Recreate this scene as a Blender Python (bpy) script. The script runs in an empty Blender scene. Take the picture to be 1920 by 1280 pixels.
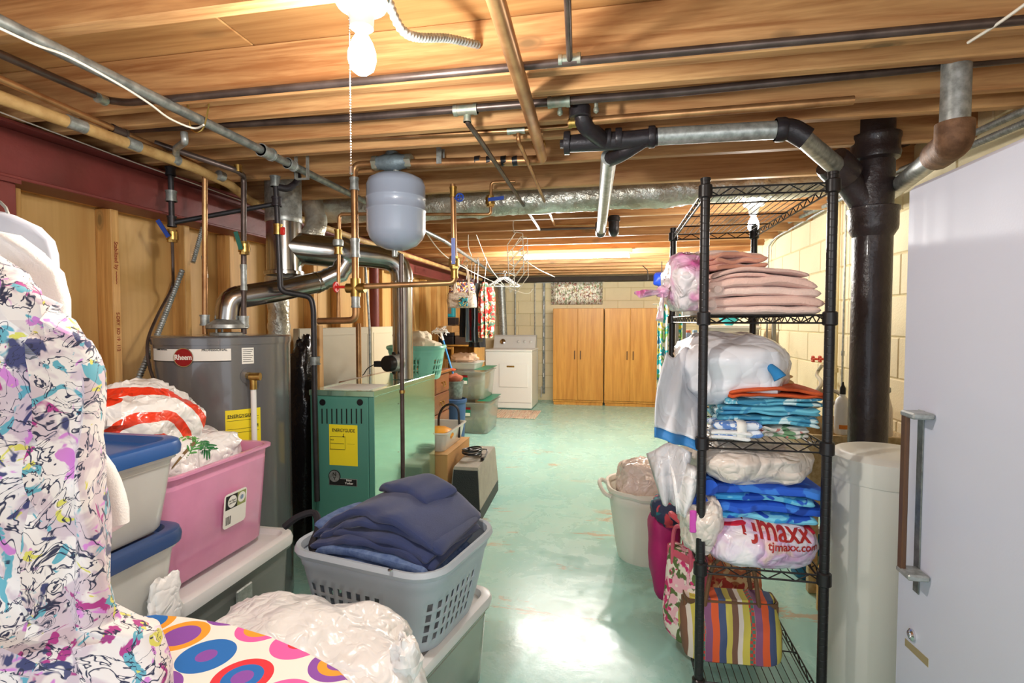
import bpy, math, random
from mathutils import Vector, Matrix, noise
random.seed(7)
S = bpy.context.scene
COL = S.collection
# ---------------------------------------------------------------- camera
F, VX, VY, CX, CY, HC = 985.0, 1150.0, 602.0, 960.0, 640.0, 1.35
_y = Vector((VX-CX, CY-VY, F)).normalized()            # world +Y in camera axes (right, up, forward)
_z = Vector((0, _y.z, -_y.y)).normalized()
_x = Vector((_y.z*_z.y-_y.y*_z.z, -(_y.z*_z.x-_y.x*_z.z), _y.y*_z.x-_y.x*_z.y))
_x = Vector((_z.y*_y.z-_z.z*_y.y, _z.z*_y.x-_z.x*_y.z, _z.x*_y.y-_z.y*_y.x))
if _x.x < 0: _x = -_x
AX = (_x, _y, _z)
cam = bpy.data.objects.new('camera', bpy.data.cameras.new('camera'))
COL.objects.link(cam)
cam.data.sensor_width = 36.0
cam.data.lens = 36.0*F/1920.0
cam.data.clip_start = 0.02
right = Vector((AX[0].x, AX[1].x, AX[2].x)); up = Vector((AX[0].y, AX[1].y, AX[2].y)); fwd = Vector((AX[0].z, AX[1].z, AX[2].z))
cam.matrix_world = Matrix(((right.x, up.x, -fwd.x, 0), (right.y, up.y, -fwd.y, 0), (right.z, up.z, -fwd.z, HC), (0, 0, 0, 1)))
S.camera = cam
# ---------------------------------------------------------------- world, exposure
S.view_settings.view_transform = 'Standard'; S.view_settings.look = 'None'
S.view_settings.gamma = 1.0; S.view_settings.use_curve_mapping = False
S.view_settings.exposure = 0.52
W = bpy.data.worlds.new('world'); S.world = W; W.use_nodes = True
W.node_tree.nodes['Background'].inputs[0].default_value = (0.86, 0.92, 1.0, 1)
W.node_tree.nodes['Background'].inputs[1].default_value = 1.35

def P(px, py, Y=None, Z=None, X=None):
    """a point of the place seen at pixel (px,py) of the 1920x1280 frame, on the plane Y=, Z= or X="""
    c = Vector((px-CX, CY-py, F)); r = Vector((AX[0].dot(c), AX[1].dot(c), AX[2].dot(c)))
    if Y is not None: t = Y/r.y
    elif Z is not None: t = (Z-HC)/r.z
    else: t = X/r.x
    return r*t + Vector((0, 0, HC))

# ---------------------------------------------------------------- materials
def lin(c):
    return tuple(((v/255)/12.92 if v/255 <= 0.04045 else ((v/255+0.055)/1.055)**2.4) for v in c) + (1,)
class N:
    def __init__(s, name):
        s.m = bpy.data.materials.new(name); s.m.use_nodes = True; s.t = s.m.node_tree
        s.b = s.t.nodes['Principled BSDF']; s.o = s.t.nodes['Material Output']
    def n(s, typ, **kw):
        x = s.t.nodes.new(typ)
        for k, v in kw.items():
            if k[0] == 'i' and k[1:].isdigit(): s.set(x.inputs[int(k[1:])], v)
            elif k in x.inputs: s.set(x.inputs[k], v)
            else: setattr(x, k, v)
        return x
    def set(s, sock, v):
        if isinstance(v, bpy.types.NodeSocket): s.t.links.new(v, sock)
        else: sock.default_value = v
    def p(s, **kw):
        for k, v in kw.items(): s.set(s.b.inputs[k.replace('_', ' ')], v)
    def coord(s, scale=(1, 1, 1), rot=(0, 0, 0), kind='Object'):
        tc = s.n('ShaderNodeTexCoord'); mp = s.n('ShaderNodeMapping')
        mp.inputs['Scale'].default_value = scale; mp.inputs['Rotation'].default_value = rot
        s.t.links.new(tc.outputs[kind], mp.inputs[0]); return mp.outputs[0]
    def noise(s, vec, scale=5, detail=3, rough=.5, dist=0):
        x = s.n('ShaderNodeTexNoise', Scale=scale, Detail=detail, Roughness=rough, Distortion=dist); s.t.links.new(vec, x.inputs['Vector']); return x
    def ramp(s, fac, stops, const=False):
        r = s.n('ShaderNodeValToRGB'); e = r.color_ramp.elements
        if const: r.color_ramp.interpolation = 'CONSTANT'
        while len(e) < len(stops): e.new(0.5)
        for q, (p, c) in zip(e, stops): q.position = p; q.color = c if len(c) == 4 else lin(c)
        s.set(r.inputs[0], fac); return r.outputs[0]
    def mix(s, f, a, b, mode='MIX'):
        x = s.n('ShaderNodeMix', data_type='RGBA', blend_type=mode); s.set(x.inputs[0], f); s.set(x.inputs[6], a); s.set(x.inputs[7], b); return x.outputs[2]
    def math(s, op, a, b=0.0, c=0.0):
        x = s.n('ShaderNodeMath', operation=op); s.set(x.inputs[0], a); s.set(x.inputs[1], b)
        s.set(x.inputs[2], c); return x.outputs[0]
    def bump(s, h, strength=.2, dist=.01):
        x = s.n('ShaderNodeBump', Strength=strength, Distance=dist); s.set(x.inputs['Height'], h); s.t.links.new(x.outputs[0], s.b.inputs['Normal'])

def mat(name, col, rough=.5, metal=0.0, var=0.0, vs=6.0, bump=0.0, bs=60.0, spec=.5, trans=0.0, stretch=(1, 1, 1), col2=None, rnd=0.0, sheen=0.0, coat=0.0, ior=1.45, alpha=1.0):
    k = N(name); c = lin(col)
    k.p(Roughness=rough, Metallic=metal, Specular_IOR_Level=spec, Transmission_Weight=trans, IOR=ior, Alpha=alpha)
    if sheen: k.p(Sheen_Weight=sheen)
    if coat: k.p(Coat_Weight=coat)
    out = None
    if var or col2:
        v = k.coord(stretch); nz = k.noise(v, vs, 4, .6)
        c2 = lin(col2) if col2 else tuple(x*(1-var) for x in c[:3])+(1,)
        out = k.ramp(nz.outputs[0], [(.35, c), (.65, c2)])
    if rnd:
        oi = k.n('ShaderNodeObjectInfo'); hv = k.n('ShaderNodeHueSaturation'); mr = k.n('ShaderNodeMapRange')
        k.set(mr.inputs[0], oi.outputs['Random']); mr.inputs[3].default_value = 1-rnd; mr.inputs[4].default_value = 1+rnd
        k.set(hv.inputs['Value'], mr.outputs[0]); k.set(hv.inputs['Color'], out if out else c); out = hv.outputs[0]
    k.set(k.b.inputs['Base Color'], out if out else c)
    if bump:
        v = k.coord(stretch); nz = k.noise(v, bs, 3, .6); k.bump(nz.outputs[0], bump)
    return k.m

def wood(name, c1, c2, axis=0, scale=1.0, rough=.6, knots=True, rnd=.12, contrast=1.0):
    """grain along axis (0 x, 1 y, 2 z) of the object"""
    k = N(name); st = [16*scale]*3; st[axis] = 1.0*scale
    oi = k.n('ShaderNodeObjectInfo'); ad = k.n('ShaderNodeVectorMath', operation='ADD')
    v = k.coord(tuple(st)); sc = k.n('ShaderNodeVectorMath', operation='SCALE'); cb = k.n('ShaderNodeCombineXYZ')
    for i in range(3): k.set(cb.inputs[i], oi.outputs['Random'])
    k.set(sc.inputs[0], cb.outputs[0]); sc.inputs['Scale'].default_value = 37.0
    k.set(ad.inputs[0], v); k.set(ad.inputs[1], sc.outputs[0]); v = ad.outputs[0]
    n1 = k.noise(v, 1.1, 5, .6, 1.2); n2 = k.noise(v, 5.0, 3, .6, .4)
    f = k.math('ADD', k.math('MULTIPLY', n1.outputs[0], .7), k.math('MULTIPLY', n2.outputs[0], .3))
    w = .17/contrast
    c = k.ramp(f, [(.5-w, lin(c1)), (.5+w, lin(c2))])
    if knots:
        st2 = [7.0*scale]*3; st2[axis] = 3.2*scale
        vo = k.n('ShaderNodeTexVoronoi', Scale=1.0); k.set(vo.inputs['Vector'], k.coord(tuple(st2)))
        kf = k.ramp(vo.outputs['Distance'], [(.06, (0, 0, 0, 1)), (.10, (.55, .55, .55, 1)), (.12, (.35, .35, .35, 1)), (.17, (1, 1, 1, 1))])
        dk = tuple(x*.35 for x in lin(c1)[:3])+(1,)
        c = k.mix(kf, dk, c)
    hv = k.n('ShaderNodeHueSaturation'); mr = k.n('ShaderNodeMapRange')
    k.set(mr.inputs[0], oi.outputs['Random']); mr.inputs[3].default_value = 1-rnd; mr.inputs[4].default_value = 1+rnd
    k.set(hv.inputs['Value'], mr.outputs[0]); k.set(hv.inputs['Color'], c)
    k.set(k.b.inputs['Base Color'], hv.outputs[0]); k.p(Roughness=rough); k.bump(f, .15, .004)
    return k.m

M = {}
M['joist'] = wood('joist_wood', (212, 166, 112), (158, 106, 62), 0, .9, .6, contrast=1.35)
M['deck'] = wood('plywood_deck', (208, 162, 104), (166, 116, 66), 0, .5, .65, contrast=1.3)
M['stud'] = wood('stud_wood', (224, 178, 108), (180, 126, 66), 2, .9, .6, contrast=1.2)
M['ply'] = wood('plywood_panel', (224, 184, 118), (198, 152, 88), 2, .35, .6, knots=False, rnd=.06)
M['block'] = mat('painted_block', (234, 218, 178), .65, var=.08, vs=3, bump=.25, bs=90, rnd=.03)
M['mortar'] = mat('painted_mortar', (206, 190, 146), .8, bump=.2, bs=80)
M['redsteel'] = mat('red_primer_steel', (134, 62, 58), .5, var=.0, col2=(116, 56, 50), vs=3, bump=.1, bs=40)
M['darkwood'] = mat('dark_sill_wood', (62, 50, 40), .7, var=.3)
M['copper'] = mat('copper', (200, 154, 106), .36, .75, col2=(154, 110, 72), vs=7)
M['copperdark'] = mat('oxidised_copper', (104, 90, 84), .38, .6, col2=(76, 64, 60), vs=8)
M['brass'] = mat('brass', (198, 162, 92), .35, 1.0, var=.3, vs=30)
M['solder'] = mat('solder_green', (146, 160, 146), .45, .7, col2=(178, 172, 156), vs=50)
M['galv'] = mat('galvanised', (184, 188, 186), .4, .55, col2=(140, 144, 140), vs=38)
M['galvdark'] = mat('galvanised_old', (150, 154, 150), .4, .55, col2=(108, 112, 110), vs=26)
M['flue'] = mat('flue_metal', (196, 194, 190), .2, 1.0, col2=(160, 158, 154), vs=5, stretch=(1, 1, .3))
M['blackiron'] = mat('black_iron', (46, 42, 46), .38, .2, var=.3, vs=20, bump=.15, bs=70)
M['stack'] = mat('painted_stack', (60, 50, 52), .34, .0, var=.25, vs=12, bump=.3, bs=45, coat=.2)
M['steelpipe'] = mat('black_steel_pipe', (66, 64, 66), .4, .6, var=.3, vs=14)
M['foil'] = mat('foil_wrap', (222, 224, 214), .28, .55, col2=(176, 168, 150), vs=9, bump=.9, bs=32)
M['tan'] = mat('tan_pipe_wrap', (204, 170, 112), .6, 0, col2=(170, 132, 80), vs=10, bump=.5, bs=22)
M['white'] = mat('white_plastic', (236, 236, 234), .4)
M['enamel'] = mat('white_enamel', (238, 238, 234), .25, coat=.3)
M['black'] = mat('black_plastic', (26, 25, 27), .35)
M['rackblack'] = mat('black_epoxy_wire', (34, 31, 31), .32, .1)
M['dark'] = mat('dark_void', (18, 17, 16), .8)  # near-black standing for the shade inside openings
M['cord'] = mat('white_cord', (232, 226, 212), .6)
M['chrome'] = mat('chrome', (220, 220, 222), .15, 1.0)
M['red'] = mat('red_handle', (206, 44, 36), .4)
M['blueh'] = mat('blue_handle', (34, 66, 152), .4)
M['greenh'] = mat('green_handle', (24, 92, 76), .4)
M['paper'] = mat('white_paper', (238, 236, 228), .7)
M['ink'] = mat('black_ink', (26, 26, 24), .7)
M['yellow'] = mat('yellow_label', (246, 226, 40), .55)

def floor_mat():
    k = N('painted_floor'); v = k.coord((1, 1, 1))
    n = k.noise(v, .9, 4, .6); n2 = k.noise(v, 4.5, 5, .65, .5)
    c = k.ramp(n.outputs[0], [(.3, (154, 206, 198)), (.5, (162, 212, 202)), (.72, (172, 214, 202))])
    # bare patches where the paint has worn away, mostly in the walking lane
    st = k.noise(k.coord((.8, 2.6, 1)), 2.0, 6, .72, .4)
    m = k.ramp(st.outputs[0], [(.60, (0, 0, 0, 1)), (.63, (1, 1, 1, 1))])
    big = k.noise(k.coord((1, 1, 1)), .8, 1, .4)
    m = k.math('MULTIPLY', m, k.ramp(big.outputs[0], [(.46, (0, 0, 0, 1)), (.54, (1, 1, 1, 1))]))
    c = k.mix(k.math('MULTIPLY', m, .8), c, lin((190, 164, 134)))
    c = k.mix(k.ramp(n2.outputs[0], [(.45, (.0,)*3+(1,)), (.75, (.26,)*3+(1,))]), c, lin((190, 204, 182)))
    k.set(k.b.inputs['Base Color'], c)
    k.set(k.b.inputs['Roughness'], k.ramp(n2.outputs[0], [(.3, (.16,)*3+(1,)), (.7, (.36,)*3+(1,))]))
    n3 = k.noise(v, 22, 4, .6); k.bump(n3.outputs[0], .06, .01)
    return k.m
M['floor'] = floor_mat()

# ---------------------------------------------------------------- mesh helpers: a shape is (verts, faces)
def J(*sh):
    V, Fc = [], []
    for v, f in sh:
        o = len(V); V += [Vector(p) for p in v]; Fc += [tuple(i+o for i in q) for q in f]
    return V, Fc
def X(sh, M4): return [M4 @ Vector(p) for p in sh[0]], sh[1]
def TR(loc=(0, 0, 0), rz=0, rx=0, ry=0, s=1):
    return Matrix.Translation(loc) @ Matrix.Rotation(rz, 4, 'Z') @ Matrix.Rotation(ry, 4, 'Y') @ Matrix.Rotation(rx, 4, 'X') @ Matrix.Diagonal((s, s, s, 1) if not isinstance(s, tuple) else (*s, 1))
def loft(rings, capA=True, capB=True, closed=True):
    n = len(rings[0]); V = [p for r in rings for p in r]; Fc = []
    for i in range(len(rings)-1):
        for j in range(n if closed else n-1):
            a = i*n+j; b = i*n+(j+1) % n
            Fc.append((a, b, b+n, a+n))
    if capA: Fc.append(tuple(range(n-1, -1, -1)))
    if capB: Fc.append(tuple((len(rings)-1)*n+j for j in range(n)))
    return V, Fc
def box(a, b, bev=0.0):
    """box between corners a, b with chamfered edges"""
    x0, x1 = sorted((a[0], b[0])); y0, y1 = sorted((a[1], b[1])); z0, z1 = sorted((a[2], b[2]))
    if bev <= 0:
        return loft([[Vector(p) for p in ((x0, y0, z), (x1, y0, z), (x1, y1, z), (x0, y1, z))] for z in (z0, z1)])
    e = min(bev, (x1-x0)/2.01, (y1-y0)/2.01, (z1-z0)/2.01)
    def ring(z, i, c):
        xa, xb, ya, yb = x0+i, x1-i, y0+i, y1-i
        return [Vector((px, py, z)) for px, py in ((xa+c, ya), (xb-c, ya), (xb, ya+c), (xb, yb-c), (xb-c, yb), (xa+c, yb), (xa, yb-c), (xa, ya+c))]
    return loft([ring(z0, e, e*.01), ring(z0+e, 0, e), ring(z1-e, 0, e), ring(z1, e, e*.01)])
def rr(w, d, r, z=0, n=5, cx=0, cy=0):
    """rounded rectangle ring"""
    out = []
    for (sx, sy, a0) in ((1, -1, -90), (1, 1, 0), (-1, 1, 90), (-1, -1, 180)):
        for i in range(n+1):
            a = math.radians(a0+90*i/n)
            out.append(Vector((cx+sx*(w/2-r)+r*math.cos(a), cy+sy*(d/2-r)+r*math.sin(a), z)))
    return out
def lathe(prof, c=(0, 0, 0), n=28, capA=True, capB=True):
    """profile of (r, z) turned about the vertical through c"""
    return loft([[Vector((c[0]+r*math.cos(2*math.pi*i/n), c[1]+r*math.sin(2*math.pi*i/n), c[2]+z)) for i in range(n)] for r, z in prof], capA, capB)
def frame(d):
    d = d.normalized(); a = Vector((0, 0, 1)) if abs(d.z) < .9 else Vector((1, 0, 0))
    u = d.cross(a).normalized(); return u, d.cross(u).normalized()
def tube(path, r, n=10, cap=True, ribs=None):
    """round tube along a path; r a number or a list"""
    path = [Vector(p) for p in path]; R = r if isinstance(r, (list, tuple)) else [r]*len(path); rings = []; u = None
    for i, p in enumerate(path):
        d = (path[min(i+1, len(path)-1)]-path[max(i-1, 0)])
        if d.length < 1e-9: d = Vector((0, 0, 1))
        d.normalize()
        if u is None: u, w = frame(d)
        else:
            u = (u-d*u.dot(d)).normalized(); w = d.cross(u)
        w = d.cross(u)
        rings.append([p+(u*math.cos(2*math.pi*k/n)+w*math.sin(2*math.pi*k/n))*R[i] for k in range(n)])
    return loft(rings, cap, cap)
def cyl(a, b, r, n=14): return tube([a, b], r, n)
def bend(path, rad=.05, seg=6):
    """round the corners of a polyline"""
    path = [Vector(p) for p in path]; out = [path[0]]
    for i in range(1, len(path)-1):
        a, b, c = path[i-1], path[i], path[i+1]
        r1 = min(rad, (a-b).length*.45, (c-b).length*.45)
        p, q = b+(a-b).normalized()*r1, b+(c-b).normalized()*r1
        for k in range(seg+1):
            t = k/seg; out.append(p*(1-t)**2+b*2*t*(1-t)+q*t*t)
    out.append(path[-1]); return out
def curve(pts, n=8):
    """Catmull-Rom through the points"""
    pts = [Vector(p) for p in pts]; out = []
    for i in range(len(pts)-1):
        p0, p1, p2, p3 = pts[max(i-1, 0)], pts[i], pts[i+1], pts[min(i+2, len(pts)-1)]
        for k in range(n):
            t = k/n
            out.append(.5*((2*p1)+(p2-p0)*t+(2*p0-5*p1+4*p2-p3)*t*t+(3*p1-p0-3*p2+p3)*t**3))
    out.append(pts[-1]); return out
def ribbed(path, r, pitch=.012, amp=.15, n=10):
    """corrugated flexible conduit"""
    path = [Vector(p) for p in path]; pts = []; L = 0
    for a, b in zip(path, path[1:]):
        m = max(1, int((b-a).length/(pitch/2)))
        for k in range(m): pts.append(a.lerp(b, k/m))
    pts.append(path[-1])
    return tube(pts, [r*(1+amp*(1 if i % 2 else -1)) for i in range(len(pts))], n)
def blob(c, s, amp=.08, freq=3.0, seed=0, nu=40, nv=26, e=.8, flat=.0, crease=.0, cf=7.0):
    """soft lumpy body: superellipsoid with folds, flattened underneath by flat"""
    rings = []; c = Vector(c); off = Vector((seed*13.1, seed*7.7, seed*3.3))
    sg = lambda v, p: math.copysign(abs(v)**p, v)
    for i in range(nv+1):
        la = -math.pi/2+math.pi*(i+.02)/(nv+.04); ring = []
        for j in range(nu):
            lo = 2*math.pi*j/nu
            d = Vector((sg(math.cos(la), e)*sg(math.cos(lo), e), sg(math.cos(la), e)*sg(math.sin(lo), e), sg(math.sin(la), e)))
            q = Vector((d.x*s[0], d.y*s[1], d.z*s[2]))
            k = 1+amp*noise.noise(q*freq/max(s)*.5+off)*2
            if crease:
                rn = 1-abs(noise.noise(q*cf/max(s)*.5+off*1.7))*2
                k += crease*(rn**3-.3)
                k += crease*.5*noise.noise(q*cf*2.3/max(s)*.5+off)
            p = q*k
            if p.z < -s[2]*(1-flat): p.z = -s[2]*(1-flat)
            ring.append(c+p)
        rings.append(ring)
    return loft(rings)
def stackcloth(c, w, d, h, layers, seed=0, rot=0, wav=.006, n=22, sag=.0):
    """folded cloth: layers of soft slabs with round front folds; c is the bottom centre"""
    rnd = random.Random(seed); out = []; lh = h/layers
    for L in range(layers):
        ww = w*(1-rnd.random()*.06); dd = d*(1-rnd.random()*.07); ox = (rnd.random()-.5)*w*.04; oy = (rnd.random()-.5)*d*.05
        rings = []; m = 10
        for i in range(n+1):
            tt = -math.cos(math.pi*i/n); x = ww/2*tt; dl = min(.25, 1.3*lh/ww); end = max(.15, math.sqrt(max(0, 1-(max(0, abs(tt)-(1-dl))/dl)**2)))
            ring = []
            for j in range(2*m):
                a = 2*math.pi*j/(2*m); cx_, sz = math.cos(a), math.sin(a)
                yy = math.copysign(abs(cx_)**.35, cx_)*dd/2*(.96+.04*end); zz = math.copysign(abs(sz)**.6, sz)*lh*.52*end
                wv = noise.noise(Vector((x*7+seed, yy*6, L*1.7)))*wav*2+noise.noise(Vector((x*19, yy*9+seed, L*2.7)))*wav
                sg = -sag*((2*x/ww)**2)
                ring.append(Vector((x+ox+noise.noise(Vector((yy*8, L, seed)))*wav*1.5, yy+oy+noise.noise(Vector((x*9, L+5, seed)))*wav*2, (L+.5)*lh+zz+wv*(.4+.6*abs(cx_))+sg)))
            rings.append(ring)
        out.append(loft(rings))
    return X(J(*out), TR(c, rot))
def sheet(fn, nu, nv):
    V = [Vector(fn(i/nu, j/nv)) for i in range(nu+1) for j in range(nv+1)]
    Fc = [(i*(nv+1)+j, (i+1)*(nv+1)+j, (i+1)*(nv+1)+j+1, i*(nv+1)+j+1) for i in range(nu) for j in range(nv)]
    return V, Fc

WL = {}
def obj(name, sh, m, parent=None, smooth=True, solid=0, angle=40):
    V, Fc = sh; base = Vector((0, 0, 0))
    if parent is not None: base = WL[parent.name]
    else:
        xs = [p[0] for p in V]; ys = [p[1] for p in V]; zs = [p[2] for p in V]
        base = Vector(((min(xs)+max(xs))/2, (min(ys)+max(ys))/2, min(zs)))
    me = bpy.data.meshes.new(name); me.from_pydata([tuple(Vector(p)-base) for p in V], [], Fc); me.validate(); me.update()
    import bmesh
    bm = bmesh.new(); bm.from_mesh(me); bmesh.ops.recalc_face_normals(bm, faces=bm.faces); bm.to_mesh(me); bm.free()
    o = bpy.data.objects.new(name, me); COL.objects.link(o)
    me.materials.append(M[m] if isinstance(m, str) else m)
    if smooth:
        for f in me.polygons: f.use_smooth = True
        me.set_sharp_from_angle(angle=math.radians(angle))
    if parent is not None: o.parent = parent
    else: o.location = base
    WL[o.name] = base
    if solid:
        md = o.modifiers.new('thick', 'SOLIDIFY'); md.thickness = solid; md.offset = 0
    return o
def thing(name, label, cat, loc, group=None):
    o = bpy.data.objects.new(name, None); COL.objects.link(o); o.location = loc; o.empty_display_size = .05
    WL[o.name] = Vector(loc); o['label'] = label; o['category'] = cat
    if group: o['group'] = group
    return o
def tag(o, label, cat, group=None):
    o['label'] = label; o['category'] = cat
    if group: o['group'] = group
    return o
def struct(name, sh, m, **k):
    o = obj(name, sh, m, **k); o['kind'] = 'structure'; return o
def text(s, size, m, M4, parent, name='lettering', ext=.0006, bend_r=None, align='CENTER', sx=1.0):
    cu = bpy.data.curves.new('t', 'FONT'); cu.body = s; cu.size = size; cu.align_x = align; cu.align_y = 'CENTER'; cu.extrude = ext; cu.offset = size*.018
    t = bpy.data.objects.new('t', cu); dg = bpy.context.evaluated_depsgraph_get()
    COL.objects.link(t); dg.update(); me = bpy.data.meshes.new_from_object(t.evaluated_get(dg)); bpy.data.objects.remove(t); bpy.data.curves.remove(cu)
    V = [Vector((v.co.x*sx, v.co.y, v.co.z)) for v in me.vertices]; Fc = [tuple(p.vertices) for p in me.polygons]; bpy.data.meshes.remove(me)
    if bend_r: V = [Vector((math.sin(p.x/bend_r)*(bend_r+p.z), p.y, math.cos(p.x/bend_r)*(bend_r+p.z)-bend_r)) for p in V]
    return obj(name, ([M4 @ p for p in V], Fc), m, parent, smooth=False)
def face(o, ex, ey):
    """matrix taking x->ex, y->ey, z->normal at o"""
    ex = Vector(ex).normalized(); ey = Vector(ey).normalized(); ez = ex.cross(ey); o = Vector(o)
    return Matrix(((ex.x, ey.x, ez.x, o.x), (ex.y, ey.y, ez.y, o.y), (ex.z, ey.z, ez.z, o.z), (0, 0, 0, 1)))

# ---------------------------------------------------------------- the room
XL, XR, YB, ZJ, ZD = -2.36, 1.42, 8.9, 2.08, 2.265
fl = struct('floor', box((-3.6, -1.6, -.1), (1.7, 9.2, 0)), 'floor', smooth=False)
ce = struct('ceiling', box((-3.6, -1.6, ZD+.002), (1.7, 9.2, ZD+.05)), 'deck', smooth=False)
WL[ce.name] = ce.location.copy()
px0 = -1.6
while px0 < 9.1:                                           # plywood sheets of the deck between the joists
    for xa in (-3.6, -1.16, 1.28):
        obj('plywood_sheet', box((xa+.002, px0+.002, ZD-.016), (min(xa+2.438, 1.7), min(px0+1.215, 9.2), ZD+.001), .003), 'deck', ce, smooth=False)
    px0 += 1.219
for yf in (-.62, -.18, .26, .70, 1.14, 1.595, 1.73, 1.98, 2.14, 2.47, 2.92, 3.39, 3.80, 4.22, 4.64, 5.05, 5.47, 5.89, 6.30, 6.71, 7.12, 7.53, 7.94, 8.35):
    obj('joist', box((-3.5, yf-.042, ZJ), (XR+.14, yf, ZD-.017), .004), 'joist', ce, smooth=False)
def blockwall(name, horiz, a0, a1, const, back, parentbox):
    w = struct(name, parentbox, 'mortar', smooth=False)
    bw, bh = .42, .2115; shared = {}; rows = int(2.12/bh)+1
    for r in range(rows):
        z0 = r*bh; z1 = min(z0+bh, 2.20); x = a0-(bw/2 if r % 2 else 0)
        while x < a1-.01:
            p, q = max(x, a0), min(x+bw, a1); x += bw
            if q-p < .03: continue
            key = (round(q-p, 3), round(z1-z0, 3))
            if key not in shared:
                L, H = q-p, z1-z0
                if horiz: sh = box((-L/2+.003, 0, .003), (L/2-.003, .05, H-.003), .005)
                else: sh = box((0, -L/2+.003, .003), (.05, L/2-.003, H-.003), .005)
                me = bpy.data.meshes.new('block'); me.from_pydata([tuple(v) for v in sh[0]], [], sh[1]); me.materials.append(M['block']); shared[key] = me
            o = bpy.data.objects.new('block', shared[key]); COL.objects.link(o); o.parent = w
            wl = Vector(((p+q)/2, const, z0)) if horiz else Vector((const, (p+q)/2, z0))
            o.location = wl-WL[w.name]
    return w
wb = blockwall('wall_back', True, -3.5, 1.42, YB-.006, .05, box((-3.5, YB, 0), (1.5, YB+.2, 2.2)))
wr = blockwall('wall_right', False, -.6, 8.9, XR-.006, .05, box((XR, -.6, 0), (XR+.2, 9.1, 2.2)))
obj('sill_beam', box((-3.4, 8.62, 2.0), (XR-.02, 8.88, ZJ-.002), .005), 'darkwood', wb, smooth=False)
wl = struct('wall_left', box((XL-.08, -.9, 0), (XL-.03, 8.8, ZD-.02)), 'ply', smooth=False)
yy = -.9
while yy < 8.7:                                            # plywood sheathing seen between the studs
    obj('plywood_panel', box((XL-.029, yy+.003, .02), (XL, min(yy+1.2, 8.8)-.003, ZJ-.02), .003), 'ply', wl, smooth=False); yy += 1.2
for k, yy in enumerate((-.6, 0, .6, 1.2, 1.63, 2.04, 2.46, 2.80, 3.25, 3.70, 4.10, 4.52, 4.93, 5.34, 5.76, 6.17, 6.6, 7.0, 7.4, 7.8, 8.2)):
    obj('stud', box((XL+.001, yy, .04), (XL+.09, yy+.04, ZJ-.21), .003), 'stud', wl, smooth=False)
obj('bottom_plate', box((XL+.001, -.9, 0), (XL+.09, 8.8, .039), .003), 'stud', wl, smooth=False)
obj('top_plate', box((XL-.03, -.9, ZJ-.205), (-2.28, 8.8, ZJ-.17), .003), 'stud', wl, smooth=False)
# printed marks on the near stud
st_ink = mat('red_stamp', (150, 60, 40), .8)
for s_, z_, h_ in (('Stabilized by ~~~~', 1.62, .026), ('S-DRY  KD 19 . 112', 1.30, .022)):
    text(s_, h_, st_ink, face((XL+.0906, 2.061, z_), (0, 0, -1), (0, 1, 0)), wl, 'stud_stamp', .0002)

# steel beam under the joists and its column
sb = thing('steel_beam', 'red primer steel I-beam running along the top of the left plywood wall', 'beam', (-2.22, 4, 1.865))
obj('bottom_flange', box((-2.29, -.9, 1.865), (-2.13, 8.55, 1.878), .003), 'redsteel', sb, smooth=False)
obj('web', box((-2.215, -.9, 1.878), (-2.205, 8.55, 2.062)), 'redsteel', sb, smooth=False)
obj('top_flange', box((-2.29, -.9, 2.062), (-2.13, 8.55, 2.075), .003), 'redsteel', sb, smooth=False)
obj('web_cover', box((-2.204, -.9, 1.8785), (-2.198, 8.5, 2.06), .001), 'redsteel', sb, smooth=False)
c1 = P(711, 560, X=-2.16)
tag(obj('steel_column', J(cyl((c1.x-.05, c1.y, 0), (c1.x-.05, c1.y, 1.862), .045, 20), box((c1.x-.12, c1.y-.07, 1.852), (c1.x+.02, c1.y+.07, 1.8645)), box((c1.x-.12, c1.y-.07, 0.0005), (c1.x+.02, c1.y+.07, .012))), 'redsteel'), 'dark red round steel column against the plywood behind the grey panels', 'column')
c2 = P(8, 400, X=-2.2)
tag(obj('steel_column', J(box((-2.28, c2.y-.09, .012), (-2.14, c2.y, 1.85), .004), box((-2.29, c2.y-.1, .0005), (-2.13, c2.y+.01, .012)), box((-2.29, c2.y-.1, 1.85), (-2.13, c2.y+.01, 1.8645))), 'redsteel'), 'red primer square steel column at the left edge behind the hanging shirts', 'column')

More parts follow.
